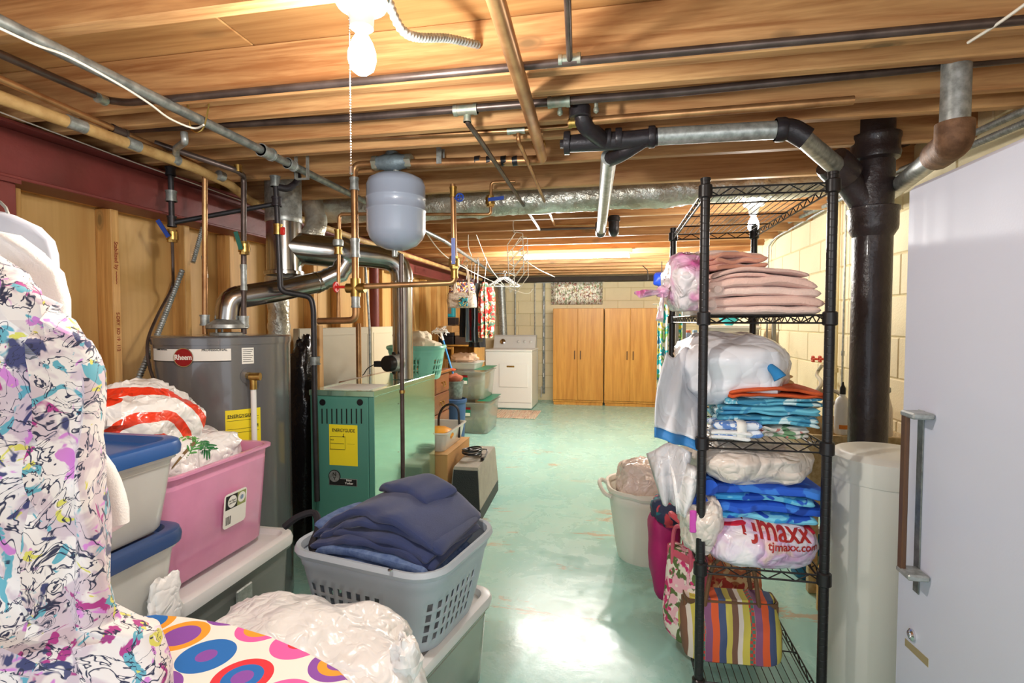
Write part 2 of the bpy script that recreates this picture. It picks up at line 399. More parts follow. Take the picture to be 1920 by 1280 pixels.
# ---------------------------------------------------------------- ceiling lamps
def bulb_fixture(p, label, watts, chain=None, size=1.0, glow=60, top=.05):
    t = thing('bulb_light', label, 'light', p)
    p = Vector(p)
    obj('ceiling_box', lathe([(.05*size, .02), (.052*size, .02), (.052*size, top), (.05*size, top)], p, 20), 'galv', t)
    obj('lamp_holder', lathe([(.058, .02), (.06, .012), (.055, .004), (.035, -.002), (.028, -.02), (.026, -.045), (.024, -.046)], p, 28), 'white', t)
    e = N('bulb_glow'); e.p(Emission_Strength=glow); e.set(e.b.inputs['Emission Color'], (1, .97, .92, 1)); e.set(e.b.inputs['Base Color'], (1, 1, 1, 1))
    obj('bulb', lathe([(.013, -.046), (.014, -.06), (.024, -.078), (.031, -.1), (.0315, -.115), (.026, -.135), (.013, -.146), (.002, -.149)], p, 24), e.m, t)
    l = bpy.data.lights.new('bulb_lamp', 'POINT'); l.energy = watts; l.color = (1, .95, .88); l.shadow_soft_size = .04
    lo = bpy.data.objects.new('bulb_lamp', l); COL.objects.link(lo); lo.parent = t; lo.location = (0, 0, -.19)
    if chain:
        a = p+Vector((-.02, -.02, -.03)); pts = []
        b = Vector((a.x, a.y, chain)); n = int((a.z-b.z)/.006)
        sh = []
        for i in range(n):
            q = a.lerp(b, i/n); sh.append(lathe([(.0005, -.0024), (.0021, 0), (.0005, .0024)], q, 5))
        sh.append(lathe([(.001, -.02), (.005, -.016), (.005, -.002), (.002, 0)], b, 8))
        obj('pull_chain', J(*sh), 'chrome', t)
    return t
b1 = P(678, 26, Z=2.045)
bulb_fixture((b1.x, b1.y, 2.058), 'bare glowing bulb in a white holder with a long pull chain, nearest the camera', 23, 1.70, top=ZD-.018-2.058)
b2 = P(1413, 395, Y=3.37)
bulb_fixture((b2.x, 3.37, 2.03), 'bare glowing bulb on the joists above the black wire rack', 9)
bulb_fixture((.45, -.64, 2.03), 'added fill bulb on the joists behind the camera', 17)  # extra lamp out of view, added to light the near things
bulb_fixture((.86, 6.69, 2.03), 'added fill bulb hidden on the far joists by the right wall', 18)  # extra lamp tucked behind the rack, added to brighten the far end
# flexible conduit from the lamp to the joist
tag(obj('flexible_conduit', ribbed(curve([(b1.x+.05, b1.y+.01, 2.105), P(760, 62, Y=1.25), P(840, 72, Y=1.42), P(895, 84, Y=1.545)], 6), .0105), 'galv'), 'grey ribbed conduit curling from the near bulb to a joist', 'conduit')
# fluorescent strip
fa, fb = P(985, 477, Z=2.05), P(1180, 470, Z=2.05); fy = (fa.y+fb.y)/2
ft = thing('fluorescent_light', 'lit white fluorescent tube light screwed under the far joists', 'light', ((fa.x+fb.x)/2, fy, 2.0))
obj('housing', box((fa.x-.03, fy-.05, 2.035), (fb.x+.03, fy+.05, 2.078), .008), 'enamel', ft, smooth=False)
e = N('tube_glow'); e.p(Emission_Strength=14.0); e.set(e.b.inputs['Emission Color'], (1, .98, .95, 1))
for dy in (-.025, .025):
    obj('tube', cyl((fa.x, fy+dy, 2.012), (fb.x, fy+dy, 2.012), .017, 12), e.m, ft)
    for q in (fa.x, fb.x): obj('lamp_socket', box((q-.008, fy+dy-.015, 1.992), (q+.008, fy+dy+.015, 2.036), .003), 'white', ft, smooth=False)
for i in range(5):
    l = bpy.data.lights.new('tube_lamp', 'POINT'); l.energy = 23; l.color = (1, .97, .92); l.shadow_soft_size = .03
    lo = bpy.data.objects.new('tube_lamp', l); COL.objects.link(lo); lo.parent = ft; lo.location = ((i-2)*.24, 0, -.045)

# ---------------------------------------------------------------- pipework
def pipe(name, label, pts, r, m, cat='pipe', rad=.045, fit=None, n=12):
    """a run of pipe; fit: list of (point, direction, length, radius factor, material) fittings as parts"""
    t = thing(name, label, cat, pts[0])
    obj('pipe_run', tube(bend(pts, rad), r, n), m, t)
    for (q, d, L, k, fm) in (fit or []):
        q = Vector(q); d = Vector(d).normalized()
        obj('coupling', J(cyl(q-d*L/2, q+d*L/2, r*k, 12), cyl(q-d*L/2, q-d*L*.34, r*k*1.12, 12), cyl(q+d*L*.34, q+d*L/2, r*k*1.12, 12)), fm, t)
    return t
XD, YD, ZU = Vector((1, 0, 0)), Vector((0, 1, 0)), Vector((0, 0, 1))
# 1 long galvanised line
g0, g1 = Vector((-1.385, -.6, 2.04)), Vector((-1.40, 1.93, 2.04))
t = pipe('galvanised_pipe', 'long galvanised pipe running front to back under the joists at upper left', [g0, g1, (-1.42, 4.3, 2.035), (-1.80, 8.5, 2.04)], .0165, 'galvdark', fit=[((-1.40, 1.95, 2.04), YD, .07, 1.45, 'galv'), ((-1.404, 2.12, 2.04), YD, .05, 1.35, 'galv')])
obj('hanger_strap', J(box((-1.432, 2.19, 2.0), (-1.43, 2.215, 2.13)), box((-1.374, 2.19, 2.0), (-1.372, 2.215, 2.13)), box((-1.432, 2.19, 1.998), (-1.372, 2.215, 2.001))), 'galv', t, smooth=False)
# 2 dark copper along the second joist
q = P(215, 193, Y=1.47)
t = pipe('dark_copper_pipe', 'dark copper pipe crossing the whole ceiling under the nearest joists', [P(-40, 84, Z=2.06), P(200, 188, Y=1.47), Vector((q.x+.05, 1.47, 2.06)), (1.35, 1.47, 2.058)], .0115, 'copperdark', rad=.03, fit=[(P(1068, 112, Y=1.47), XD, .06, 1.3, 'solder'), (P(190, 186, Y=1.44), P(190, 186, Y=1.44)-P(150, 168, Z=2.06), .03, 1.25, 'solder')])
obj('branch', tube([P(1068, 111, Y=1.462), P(1064, 0, Z=2.066), P(1064, 0, Z=2.066)-Vector((.02, 1.6, 0))], .0085, 10), 'copperdark', t)
# 3 second dark copper line with two drops
t = pipe('dark_copper_pipe', 'dark copper pipe with green soldered tees crossing under the third joist', [P(240, 243, Y=1.80), P(640, 222, Y=1.80), P(1270, 173, Y=1.80), P(1960, 105, Y=1.80)], .0135, 'copperdark', fit=[(P(873, 206, Y=1.80), XD, .085, 1.3, 'solder'), (P(1048, 191, Y=1.80), XD, .075, 1.3, 'solder')])
for x, y, r in ((1050, 208, .007), (1118, 203, .007)):
    a = P(x, y-16, Y=1.82); obj('drop_stub', J(cyl(a, a-ZU*.03, r, 8), lathe([(.003, -.045), (.009, -.04), (.01, -.03), (.006, -.024)], a, 10)), 'solder', t)
d1 = P(876, 210, Y=1.81)
pipe('dark_copper_pipe', 'dull copper pipe dropping off a green tee and running back to the far bays', [d1, d1-ZU*.035, P(900, 262, Z=2.035), P(1012, 430, Z=2.035), P(1118, 427, Z=2.04)], .0095, 'copperdark', rad=.02, fit=[(d1-ZU*.02, ZU, .03, 1.4, 'solder')])
# 4 small bright copper and its drop
t = pipe('copper_pipe', 'thin bright copper pipe crossing above the grey expansion tank', [P(330, 268, Y=2.03), P(640, 261, Y=2.03), P(968, 245, Y=2.03), P(1072, 237, Y=2.03)], .0085, 'copper', fit=[(P(968, 245, Y=2.03), XD, .07, 1.4, 'solder')])
d2 = P(972, 250, Y=2.03)
pipe('copper_pipe', 'thin bright copper pipe running back from a tee to the far joist bays', [d2, d2-ZU*.03, P(990, 305, Z=2.055), P(1040, 422, Z=2.05), P(1115, 421, Z=2.06)], .0085, 'copper', rad=.02)
pipe('copper_pipe', 'thick short copper pipe passing behind the black drain elbow under the joists', [P(1065, 232, Y=1.9), P(1140, 224, Y=1.9), P(1600, 188, Y=1.9)], .0145, 'copper', fit=[(P(1080, 230, Y=1.9), XD, .05, 1.2, 'brass')])
# 5+6 the thick copper heating main
e1 = P(1018, 300, Y=2.35)
YH = 2.35
t = pipe('copper_pipe', 'thick copper heating main coming from the camera and turning left over the tank', [P(915, -50, Z=2.05)+(P(915, -50, Z=2.05)-P(990, 200, Z=2.05))*2.4, P(990, 200, Z=2.045), Vector((e1.x, YH, e1.z)), P(770, 307, Y=YH)], .0215, 'copper', rad=.05, fit=[(P(1010, 268, Y=2.19), P(1010, 268, Y=2.19)-P(985, 180, Y=1.75), .045, 1.18, 'brass')], n=16)
tape = M['black']
for x in (896, 918, 945, 966):
    a = P(x, 302, Y=YH); obj('tape_wrap', tube([a-XD*.012, a+XD*.012+ZU*.002], .0228, 12), tape, t)
a = P(826, 297, Y=YH)
for dy in (-.024, .0225): obj('hanger_strap', box(a+Vector((-.012, dy, -.03)), a+Vector((.012, dy+.0015, .05))), 'galv', t, smooth=False)
# flow valve body
a = P(735, 304, Y=YH)
fv = thing('flow_valve', 'blue-grey cast flow control valve on the copper main above the tank', 'valve', a)
fvm = mat('valve_casting', (126, 142, 150), .5, .3, var=.3, vs=20, bump=.3, bs=50)
obj('valve_body', J(tube([a-XD*.075, a-XD*.05, a-XD*.03, a+XD*.03, a+XD*.05, a+XD*.075], [.03, .034, .04, .042, .034, .03], 14), lathe([(.03, .0), (.03, .045), (.024, .05)], a, 14), box(a+Vector((-.032, -.03, -.03)), a+Vector((.032, .03, .036)), .012)), fvm, fv)
for u_, w_ in ((-.095, -.07), (.07, .10)): obj('union_nut', tube([a+XD*u_, a+XD*w_], .034, 6), 'solder', fv, smooth=False)
# main riser left of the tank down to the boiler piping
r0 = P(700, 307, Y=YH); r1 = P(664, 316, Y=YH); r2 = P(662, 600, Y=YH)
t = pipe('copper_pipe', 'copper riser with solder joints left of the grey expansion tank', [r0, Vector((r1.x, YH, r0.z)), Vector((r1.x, YH, r2.z)), P(597, 602, Y=YH)], .0165, 'copper', rad=.035, n=14,
         fit=[(Vector((r1.x, YH, P(660, y_, Y=YH).z)), ZU, L_, k_, 'galv') for y_, L_, k_ in ((345, .06, 1.2), (465, .09, 1.25), (565, .06, 1.2))])
rx = r1.x
obj('tee', J(cyl((rx-.045, YH, P(660, 540, Y=YH).z), (rx+.05, YH, P(660, 540, Y=YH).z), .023), cyl((rx, YH, P(660, 556, Y=YH).z), (rx, YH, P(660, 522, Y=YH).z), .024)), 'brass', t)
q = P(672, 606, Y=3.02)
pipe('copper_pipe', 'copper pipe standing on the back of the green boiler top', [q, (q.x, 3.02, 1.003)], .0165, 'copper', n=14)
q = P(693, 600, Y=3.2)
pipe('grey_conduit', 'thin grey metal conduit rising from the boiler top behind the riser', [P(685, 500, Y=3.2), (q.x, 3.2, 1.3), (q.x, 3.2, 1.001)], .0075, 'galv')
# loop: tee to the far ball valve and up
zl = P(675, 537, Y=YH).z
v0 = P(853, 530, Y=2.45)
t = pipe('copper_pipe', 'brown copper pipe running from the riser to the blue-handled ball valve', [(rx+.03, YH, zl), (v0.x, 2.45, v0.z), P(849, 345, Y=2.45)], .0135, 'copper', rad=.03, fit=[(P(850, 360, Y=2.45), ZU, .05, 1.25, 'brass'), (P(852, 512, Y=2.45), ZU, .05, 1.3, 'brass')])
def lever(q, d, m, L=.11):
    """ball valve with a lever: q centre, d lever direction"""
    q = Vector(q); d = Vector(d).normalized(); n_ = Vector((.25, -1, 0)).normalized()
    v = thing('ball_valve', '', 'valve', q)
    obj('valve_body', J(cyl(q-ZU*.03, q+ZU*.03, .021, 8), cyl(q-ZU*.018, q+ZU*.018, .026, 12), cyl(q, q+n_*.035, .011, 10)), 'brass', v)
    a = q+n_*.037; s = d.cross(n_).normalized()*.009
    V = [a-s-d*.012, a+s-d*.012, a+s+d*L, a-s+d*L]
    obj('lever_handle', J((V+[p+n_*.006 for p in V], [(0, 1, 2, 3), (7, 6, 5, 4), (0, 4, 5, 1), (1, 5, 6, 2), (2, 6, 7, 3), (3, 7, 4, 0)])), m, v, smooth=False)
    return v
v = lever(P(851, 492, Y=2.42), (0, 0, 1), 'blueh'); v['label'] = 'ball valve with an upright blue lever below the far joists'
for (x, y, L) in ((915, 345, 0),):
    t = pipe('copper_pipe', 'small copper drop with a side loop below the foil duct', [P(966, 340, Y=2.75), P(921, 342, Y=2.75), P(920, 402, Y=2.75), P(640, 401, Y=2.75)], .0085, 'copper', rad=.02)
v = lever(P(919, 377, Y=2.74), (1, -.1, .05), 'blueh', .075); v['label'] = 'ball valve with a blue sideways lever below the foil duct'
tag(obj('valve_wheel', J(tube([P(862, 370, Y=2.4)+Vector((.018*math.cos(a_*.6), 0, .018*math.sin(a_*.6))) for a_ in range(12)], .004, 6), cyl(P(862, 370, Y=2.4)-XD*.018, P(862, 370, Y=2.4)+XD*.018, .003, 6), cyl(P(862, 370, Y=2.4)-ZU*.018, P(862, 370, Y=2.4)+ZU*.018, .003, 6), cyl(P(862, 370, Y=2.4), P(852, 372, Y=2.45), .006, 8)), 'blueh'), 'small blue round valve wheel beside the vertical copper pipe', 'valve')
# mixing riser with regulators
t = pipe('copper_pipe', 'small copper riser with brass fittings in front of the flue pipe', [P(690, 401, Y=2.4), P(636, 402, Y=2.4), P(634, 600, Y=2.4)], .0085, 'copper', rad=.02, fit=[(P(634, 440, Y=2.4), ZU, .05, 2.0, 'brass'), (P(634, 470, Y=2.4), ZU, .035, 2.2, 'brass')])
obj('regulator_body', lathe([(.012, -.02), (.024, -.014), (.026, .0), (.024, .014), (.012, .02)], P(634, 455, Y=2.4), 14), 'galv', t)
q = P(630, 538, Y=2.36)
tag(obj('red_valve_wheel', J(tube([q+Vector((.0, .02*math.cos(a_*math.pi/8), .022*math.sin(a_*math.pi/8))) for a_ in range(17)], .006, 6), cyl(q-ZU*.02, q+ZU*.02, .005, 6), cyl(q, q+XD*.05, .007, 8)), 'red'), 'red round valve wheel on the riser beside the flue', 'valve')
# tan pipe relief line right of the boiler
q0, q1 = P(752, 476, Y=2.40), P(752, 905, Y=2.40)
t = pipe('copper_pipe', 'thin brown copper discharge pipe standing in front of the boiler side', [(q0.x, 2.40, q0.z), (q0.x, 2.40, .12)], .0105, 'copperdark')
obj('clamp', J(cyl((q0.x, 2.40, 1.0), (q0.x, 2.40, 1.015), .014, 10)), 'brass', t)
# expansion tank
et = P(743, 400, Y=YH); er = .136
zt, zb = P(743, 326, Y=YH).z, P(743, 470, Y=YH).z
tk = thing('expansion_tank', 'light grey expansion tank hanging from the copper main', 'tank', (et.x, YH, zb))
tm = mat('tank_grey', (150, 160, 178), .28, 0, coat=.4)
H_ = zt-zb
obj('tank_shell', lathe([(.004, 0), (.05, .006), (.095, .026), (.122, .055), (er, .09), (er, H_*.50), (er+.003, H_*.51), (er+.003, H_*.525), (er, H_*.535), (er, H_*.66), (er+.003, H_*.67), (er+.003, H_*.685), (er, H_*.695), (er, H_-.055), (er*.93, H_-.03), (er*.7, H_-.012), (er*.3, H_-.002), (.01, H_)], (et.x, YH, zb), 40), tm, tk)
obj('air_valve', J(lathe([(.008, -.03), (.013, -.026), (.013, .002), (.01, .004)], (et.x-.01, YH, zb), 10)), 'galv', tk)
obj('neck', lathe([(.014, -.004), (.014, .02), (.02, .022), (.02, .04)], (et.x, YH, zt), 12), 'galv', tk)

# ---------------------------------------------------------------- left side pipework over the water heater
HX, HY, HR, HZ = -1.79, 2.16, .285, 1.285
xw = -1.86
t = pipe('wrapped_pipe', 'tan cloth-wrapped pipe with bare metal gaps along the top of the red beam', [(-1.84, -.4, 2.02), (-1.81, 1.3, 2.02), (-1.79, 2.0, 2.015), (-1.82, 2.25, 2.01), (-1.97, 2.6, 2.01), (-2.0, 4.0, 2.0), (-2.03, 8.0, 2.0)], .021, 'tan', n=14)
for y_, L in ((1.50, .06), (1.71, .05), (1.90, .03), (2.15, .03)):
    obj('bare_metal_gap', tube([(-1.807+(y_-1.3)*.03, y_-L/2, 2.02), (-1.807+(y_+L-1.3)*.03, y_+L/2, 2.018)], .0222, 14), 'galv', t)
pipe('copper_pipe', 'thin copper pipe running front to back above the wrapped pipe', [(-1.75, -.4, 2.055), (-1.76, 1.24, 2.055), (-1.84, 2.08, 2.05), P(384, 322, Y=2.10), P(384, 590, Y=2.12), (P(384, 590, Y=2.12).x, 2.12, 1.29)], .0115, 'copper', rad=.03, fit=[((-1.80, 1.66, 2.052), YD, .06, 1.3, 'copperdark'), (P(384, 500, Y=2.12), ZU, .1, 1.05, 'galv'), (P(384, 600, Y=2.12), ZU, .05, 1.7, 'galv')])
q = P(457, 600, Y=2.18)
pipe('copper_pipe', 'dark copper pipe with a green-handled valve feeding the water heater', [P(290, 268, Y=1.86), P(445, 320, Y=2.05), P(457, 330, Y=2.18), P(457, 590, Y=2.18), (q.x, 2.18, 1.29)], .0125, 'copperdark', rad=.03, fit=[(P(446, 316, Y=2.06), ZU, .03, 1.3, 'brass'), (P(457, 520, Y=2.18), ZU, .12, 1.08, 'galv'), (P(457, 602, Y=2.18), ZU, .05, 1.7, 'galv')])
v = lever(P(458, 465, Y=2.16), (-.25, -.1, 1), 'greenh', .07); v['label'] = 'ball valve with a green lever above the water heater'
# black steel gas drop near the wall
gx = P(320, 330, X=-2.03)
t = pipe('steel_pipe', 'black steel gas pipe with a union hanging beside the red beam', [(gx.x, gx.y, 2.06), (gx.x, gx.y, P(322, 420, X=-2.03).z)], .0125, 'steelpipe', fit=[((gx.x, gx.y, P(322, 368, X=-2.03).z), ZU, .05, 1.8, 'galvdark'), ((gx.x, gx.y, P(322, 322, X=-2.03).z), ZU, .04, 1.7, 'steelpipe'), ((gx.x, gx.y, P(322, 415, X=-2.03).z), ZU, .05, 1.5, 'steelpipe')])
v = lever((gx.x, gx.y, P(322, 442, X=-2.03).z), (-.55, -.2, 1), 'blueh', .075); v['label'] = 'gas shut-off valve with a blue lever on the black drop by the wall'
zf = P(326, 466, X=-2.03).z
tag(obj('gas_tube', tube(curve([(gx.x, gx.y, zf+.03), (gx.x, gx.y, zf-.1), P(322, 540, Y=2.2), P(296, 590, Y=2.05), P(277, 640, Y=1.93), P(281, 690, Y=1.9), P(300, 735, Y=1.88)], 8), .0065, 8), 'copperdark'), 'thin brown gas tube curving from the shut-off valve down beside the heater', 'pipe')
tag(obj('flexible_conduit', ribbed(curve([P(342, 506, X=-2.2), P(325, 550, X=-2.2), P(290, 640, X=-2.15), P(258, 715, X=-2.1), P(244, 790, X=-2.1)], 6), .0125, .013), 'galv'), 'ribbed grey conduit slanting down the plywood behind the water heater', 'conduit')
tag(obj('flexible_conduit', ribbed([P(383, 415, X=-2.2), P(362, 492, X=-2.2)], .011, .012), 'galv'), 'short ribbed grey conduit on the plywood above the water heater', 'conduit')
a, b = P(328, 419, X=-2.03), P(517, 382, Y=2.3)
t = pipe('steel_pipe', 'black steel gas pipe slanting across in front of the red beam', [(gx.x, gx.y, a.z), b], .0115, 'steelpipe')
# gas manifold on the long pipe, down to the boiler
ga = P(516, 305, Y=2.26)
t = pipe('steel_pipe', 'black steel gas pipe with elbows dropping from fittings to the boiler', [(ga.x, 2.26, 2.02), P(520, 398, Y=2.26), P(526, 546, Y=2.26), P(583, 556, Y=2.36), P(588, 580, Y=2.36), P(590, 745, Y=2.36), (P(590, 745, Y=2.36).x, 2.37, .45)], .0135, 'steelpipe', rad=.03, fit=[(P(516, 340, Y=2.26), ZU, .05, 1.6, 'galvdark'), (P(521, 430, Y=2.26), ZU, .05, 1.4, 'brass'), (P(590, 676, Y=2.36), ZU, .04, 1.8, 'galvdark'), (P(519, 378, Y=2.26), ZU, .045, 1.6, 'blackiron')])
obj('elbow', tube(bend([P(519, 350, Y=2.26), P(540, 355, Y=2.30), P(560, 340, Y=2.34), P(556, 315, Y=2.34)], .03), .017, 12), 'blackiron', t)
q = P(530, 433, Y=2.22)
obj('red_handle', box(q-Vector((.012, .006, .018)), q+Vector((.012, .006, .018)), .004), 'red', t)
pipe('galvanised_pipe', 'short galvanised gas fitting elbow hanging by the wire hook', [P(345, 248, Y=1.75), P(347, 266, Y=1.75), P(330, 278, Y=1.85), P(330, 292, Y=1.9)], .013, 'galv', rad=.02)

# ---------------------------------------------------------------- flues
fx = P(532, 420, Y=2.62)
t = thing('flue_pipe', 'big shiny metal flue with a side branch standing behind the water heater', 'flue', (fx.x, 2.62, P(532, 515, Y=2.62).z))
zc = P(532, 515, Y=2.62).z
zs_ = P(532, 418, Y=2.62).z
obj('upper_pipe', J(lathe([(.094, zs_), (.096, zs_+.004), (.096, zs_+.03), (.0945, zs_+.034), (.0945, 2.26)], (fx.x, 2.62, 0), 32)), 'galv', t)
obj('lower_pipe', J(lathe([(.092, zc+.02), (.104, zc+.016), (.104, zc), (.096, zc-.004), (.096, zc+.02), (.0905, zc+.022), (.0905, zs_)], (fx.x, 2.62, 0), 32)), 'flue', t)
# boiler flue: vertical, elbow, horizontal run to the flue
bx, by = P(755, 600, Y=3.0).x, 3.0
ze = P(755, 487, Y=3.0).z
h0 = Vector((fx.x+.01, 2.625, P(560, 463, Y=2.64).z))
obj('branch_pipe', tube([h0, h0.lerp(Vector((bx, by, ze)), .45)], [.086, .088], 28), 'flue', t)
m1 = h0.lerp(Vector((bx, by, ze)), .45); m2 = h0.lerp(Vector((bx, by, ze)), .58)
obj('reducer', tube([m1, m1.lerp(m2, .2), m2], [.092, .092, .072], 28), 'flue', t)
bend_pts = bend([m2, Vector((bx, by, ze)), Vector((bx, by, ze-.35))], .13, 5)
obj('boiler_elbow', tube(bend_pts[:-1], .066, 24), 'flue', t)
obj('boiler_riser', J(cyl((bx, by, 1.003), (bx, by, ze-.12), .061, 24), cyl((bx, by, ze-.16), (bx, by, ze-.15), .064, 24), cyl((bx, by, 1.26), (bx, by, 1.27), .0635, 24)), 'flue', t)
# damper motor on the boiler riser
dm = thing('vent_damper', 'round black damper motor clamped on the boiler flue', 'damper', (bx-.1, by-.05, 1.1))
dc = P(733, 681, Y=2.88)
ax = Vector((-.35, -1, 0)).normalized()
obj('motor_cap', tube([dc+ax*.0, dc+ax*.035, dc+ax*.04], [.047, .047, .043], 26), 'black', dm)
obj('motor_body', tube([dc-ax*.07, dc-ax*.002], [.05, .05], 26), 'galv', dm)
for sgn in (1, -1): obj('mount_ear', tube([dc-ax*.03+ZU*.055*sgn, dc-ax*.02+ZU*.055*sgn], .012, 10), 'black', dm)
obj('terminal_box', box(P(706, 676, Y=2.9), P(716, 688, Y=2.86), .002), 'black', dm, smooth=False)
obj('wire', tube(curve([P(706, 681, Y=2.88), P(690, 690, Y=2.88), P(683, 700, Y=2.9), P(680, 703, Y=2.92)], 5), .003, 6), 'black', dm)
# water heater vent
hv = thing('heater_vent', 'shiny metal vent elbow and pipe slanting from the water heater to the flue', 'vent', (HX, HY, HZ))
vz = HZ
vp = [Vector((HX+.02, HY, vz+.07)), P(430, 560, Y=2.17), P(520, 545, Y=2.35), P(600, 528, Y=2.55), P(636, 512, Y=2.6)]
obj('draft_hood', J(lathe([(.085, .03), (.09, .034), (.088, .05), (.05, .075)], (HX+.02, HY, vz), 24), lathe([(.075, .0), (.075, .012), (.05, .014)], (HX+.02, HY, vz), 24), *[cyl((HX+.02+.07*math.cos(a_), HY+.07*math.sin(a_), vz+.01), (HX+.02+.07*math.cos(a_), HY+.07*math.sin(a_), vz+.04), .005, 6) for a_ in (.5, 2.6, 4.7)]), 'galv', hv)
bp = bend(vp[:3], .10, 4)
obj('vent_elbow', tube(bp[:6], .055, 22), 'flue', hv)
obj('vent_pipe', J(tube(bp[5:]+vp[3:4], .0545, 22), tube([vp[3].lerp(vp[2], .12), vp[3].lerp(vp[2], .08)], .058, 22)), 'flue', hv)
obj('flex_section', ribbed([vp[3], vp[4], P(650, 490, Y=2.62)], .052, .03, .04, 20), 'flue', hv)
# foil flexible ducts
def foil_tube(path, r, seed=0, n=26, amp=.10):
    path = curve(path, 14); rings = []; u = None
    for i, p in enumerate(path):
        d = (path[min(i+1, len(path)-1)]-path[max(i-1, 0)]).normalized()
        if u is None: u, w = frame(d)
        u = (u-d*u.dot(d)).normalized(); w = d.cross(u); ring = []
        rr_ = r[min(i, len(r)-1)] if isinstance(r, list) else r
        for k in range(n):
            a_ = 2*math.pi*k/n; q = u*math.cos(a_)+w*math.sin(a_)
            f = 1+amp*noise.noise((p+q*r)*38+Vector((seed*9, 0, 0)))+amp*.8*noise.noise((p+q*r)*14+Vector((0, seed*5, 0)))
            ring.append(p+q*rr_*f)
        rings.append(ring)
    return loft(rings)
tag(obj('foil_duct', foil_tube([P(610, 392, Y=3.16), P(720, 392, Y=3.16), P(850, 384, Y=3.16), P(960, 377, Y=3.16), P(1100, 368, Y=3.16), P(1230, 362, Y=3.16), P(1330, 352, Y=3.16), P(1460, 345, Y=3.16), P(1640, 330, Y=3.16)], .085, 1), 'foil'), 'foil-wrapped insulated duct sagging across between the joists', 'duct')
tag(obj('foil_duct', foil_tube([P(585, 375, Y=3.0), P(592, 420, Y=2.9), P(578, 450, Y=2.85), P(540, 500, Y=2.85), P(516, 530, Y=2.88), P(522, 575, Y=2.9), P(524, 650, Y=2.9)], .062, 3), 'foil'), 'crumpled foil duct dropping behind the flue and the water heater', 'duct')

# ---------------------------------------------------------------- drains on the right
def hub(a, b, r, m, t, name='hub'):
    a, b = Vector(a), Vector(b); obj(name, J(tube([a, a.lerp(b, .15), a.lerp(b, .85), b], [r*.94, r, r, r*.94], 20)), m, t)
YDR = 2.0
dp = thing('drain_pipe', 'galvanised drain pipe with black cast fittings running right to the stack', 'pipe', P(1075, 265, Y=YDR))
A = [P(1058, 270, Y=YDR), P(1120, 266, Y=YDR), P(1190, 262, Y=YDR), P(1232, 256, Y=YDR), P(1465, 243, Y=YDR), P(1495, 250, Y=YDR), P(1570, 310, Y=2.3)]
obj('clean_out', J(tube([A[0]-XD*.015, A[0]], .016, 6), tube([A[0], A[0]+XD*.02], .039, 20), tube([A[0]+XD*.015, A[1], A[2], A[3]], [.031, .033, .033, .032], 20)), 'blackiron', dp)
for x in (1064, 1140, 1160, 1222): q = P(x, 266-(x-1064)*.06, Y=YDR); hub(q-XD*.012, q+XD*.012, .039, 'blackiron', dp)
obj('wye_branch', tube(bend([P(1088, 196, Y=1.87), P(1094, 234, Y=1.89), P(1134, 266, Y=YDR)], .05), .03, 18), 'blackiron', dp)
q = P(1087, 210, Y=1.87); obj('hub', lathe([(.034, -.02), (.038, -.016), (.038, .016), (.034, .02)], q, 18), 'blackiron', dp)
obj('galvanised_run', tube([A[3], A[4]], .031, 20), 'galv', dp)
obj('elbow', tube(bend([A[4]-XD*.02, A[4]+XD*.03, A[5]+Vector((.03, 0, -.02))], .05), .037, 18), 'blackiron', dp)
q = A[4]; hub(q-XD*.02, q+XD*.015, .041, 'blackiron', dp)
obj('galvanised_slope', tube([A[5], P(1568, 312, Y=2.36)], [.030, .036], 20), 'galv', dp)
q0, q1 = P(1135, 282, Y=2.31), P(1150, 300, Y=2.34)
obj('lower_wye', tube(bend([P(1205, 262, Y=YDR), P(1165, 288, Y=2.04), P(1144, 298, Y=2.1)], .04), .030, 18), 'blackiron', dp)
obj('branch_pipe', tube([P(1142, 294, Y=2.08), P(1127, 432, Y=3.7)], .031, 20), 'galv', dp)
obj('end_elbow', tube(bend([P(1127, 430, Y=3.68), P(1126, 438, Y=3.75), P(1126, 420, Y=3.8)], .04), .037, 16), 'blackiron', dp)
q = P(1151, 432, Y=3.7)
tag(obj('drain_elbow', J(tube(bend([q+ZU*.10, q, q+Vector((0, .06, -.0))], .05), .036, 16), lathe([(.036, .06), (.042, .065), (.042, .09), (.036, .095)], q, 16)), 'blackiron'), 'short black drain elbow poking below the joists beside the branch pipe', 'pipe')
# main stack
SX, SY = P(1632, 600, Y=2.45).x, 2.45
sk = thing('soil_stack', 'thick black painted soil stack standing against the right wall', 'pipe', (SX, SY, 0))
zz = lambda y: P(1632, y, Y=SY).z
obj('lower_pipe', lathe([(.072, 0.0005), (.072, zz(440))], (SX, SY, 0), 28), 'stack', sk)
obj('hub', lathe([(.072, zz(445)), (.088, zz(432)), (.09, zz(425)), (.09, zz(400)), (.094, zz(397)), (.094, zz(391)), (.072, zz(388))], (SX, SY, 0), 28), 'stack', sk)
obj('upper_pipe', lathe([(.071, zz(392)), (.073, zz(330)), (.071, zz(290)), (.07, 2.2)], (SX, SY, 0), 28), 'stack', sk)
obj('collar', J(lathe([(.07, zz(305)), (.088, zz(300)), (.092, zz(290)), (.088, zz(283)), (.088, zz(266)), (.092, zz(262)), (.092, zz(256)), (.07, zz(254))], (SX, SY, 0), 28)), 'stack', sk)
obj('top_collar', J(lathe([(.07, zz(172)), (.092, zz(163)), (.097, zz(150)), (.097, zz(140)), (.08, zz(138))], (SX, SY, 0), 28)), 'stack', sk)
w0 = P(1572, 318, Y=2.40)
obj('wye', tube([w0, P(1600, 352, Y=SY), Vector((SX, SY, zz(395)))], [.052, .054, .066], 20), 'stack', sk)
hub(P(1558, 302, Y=2.37), P(1588, 332, Y=2.41), .068, 'stack', sk)
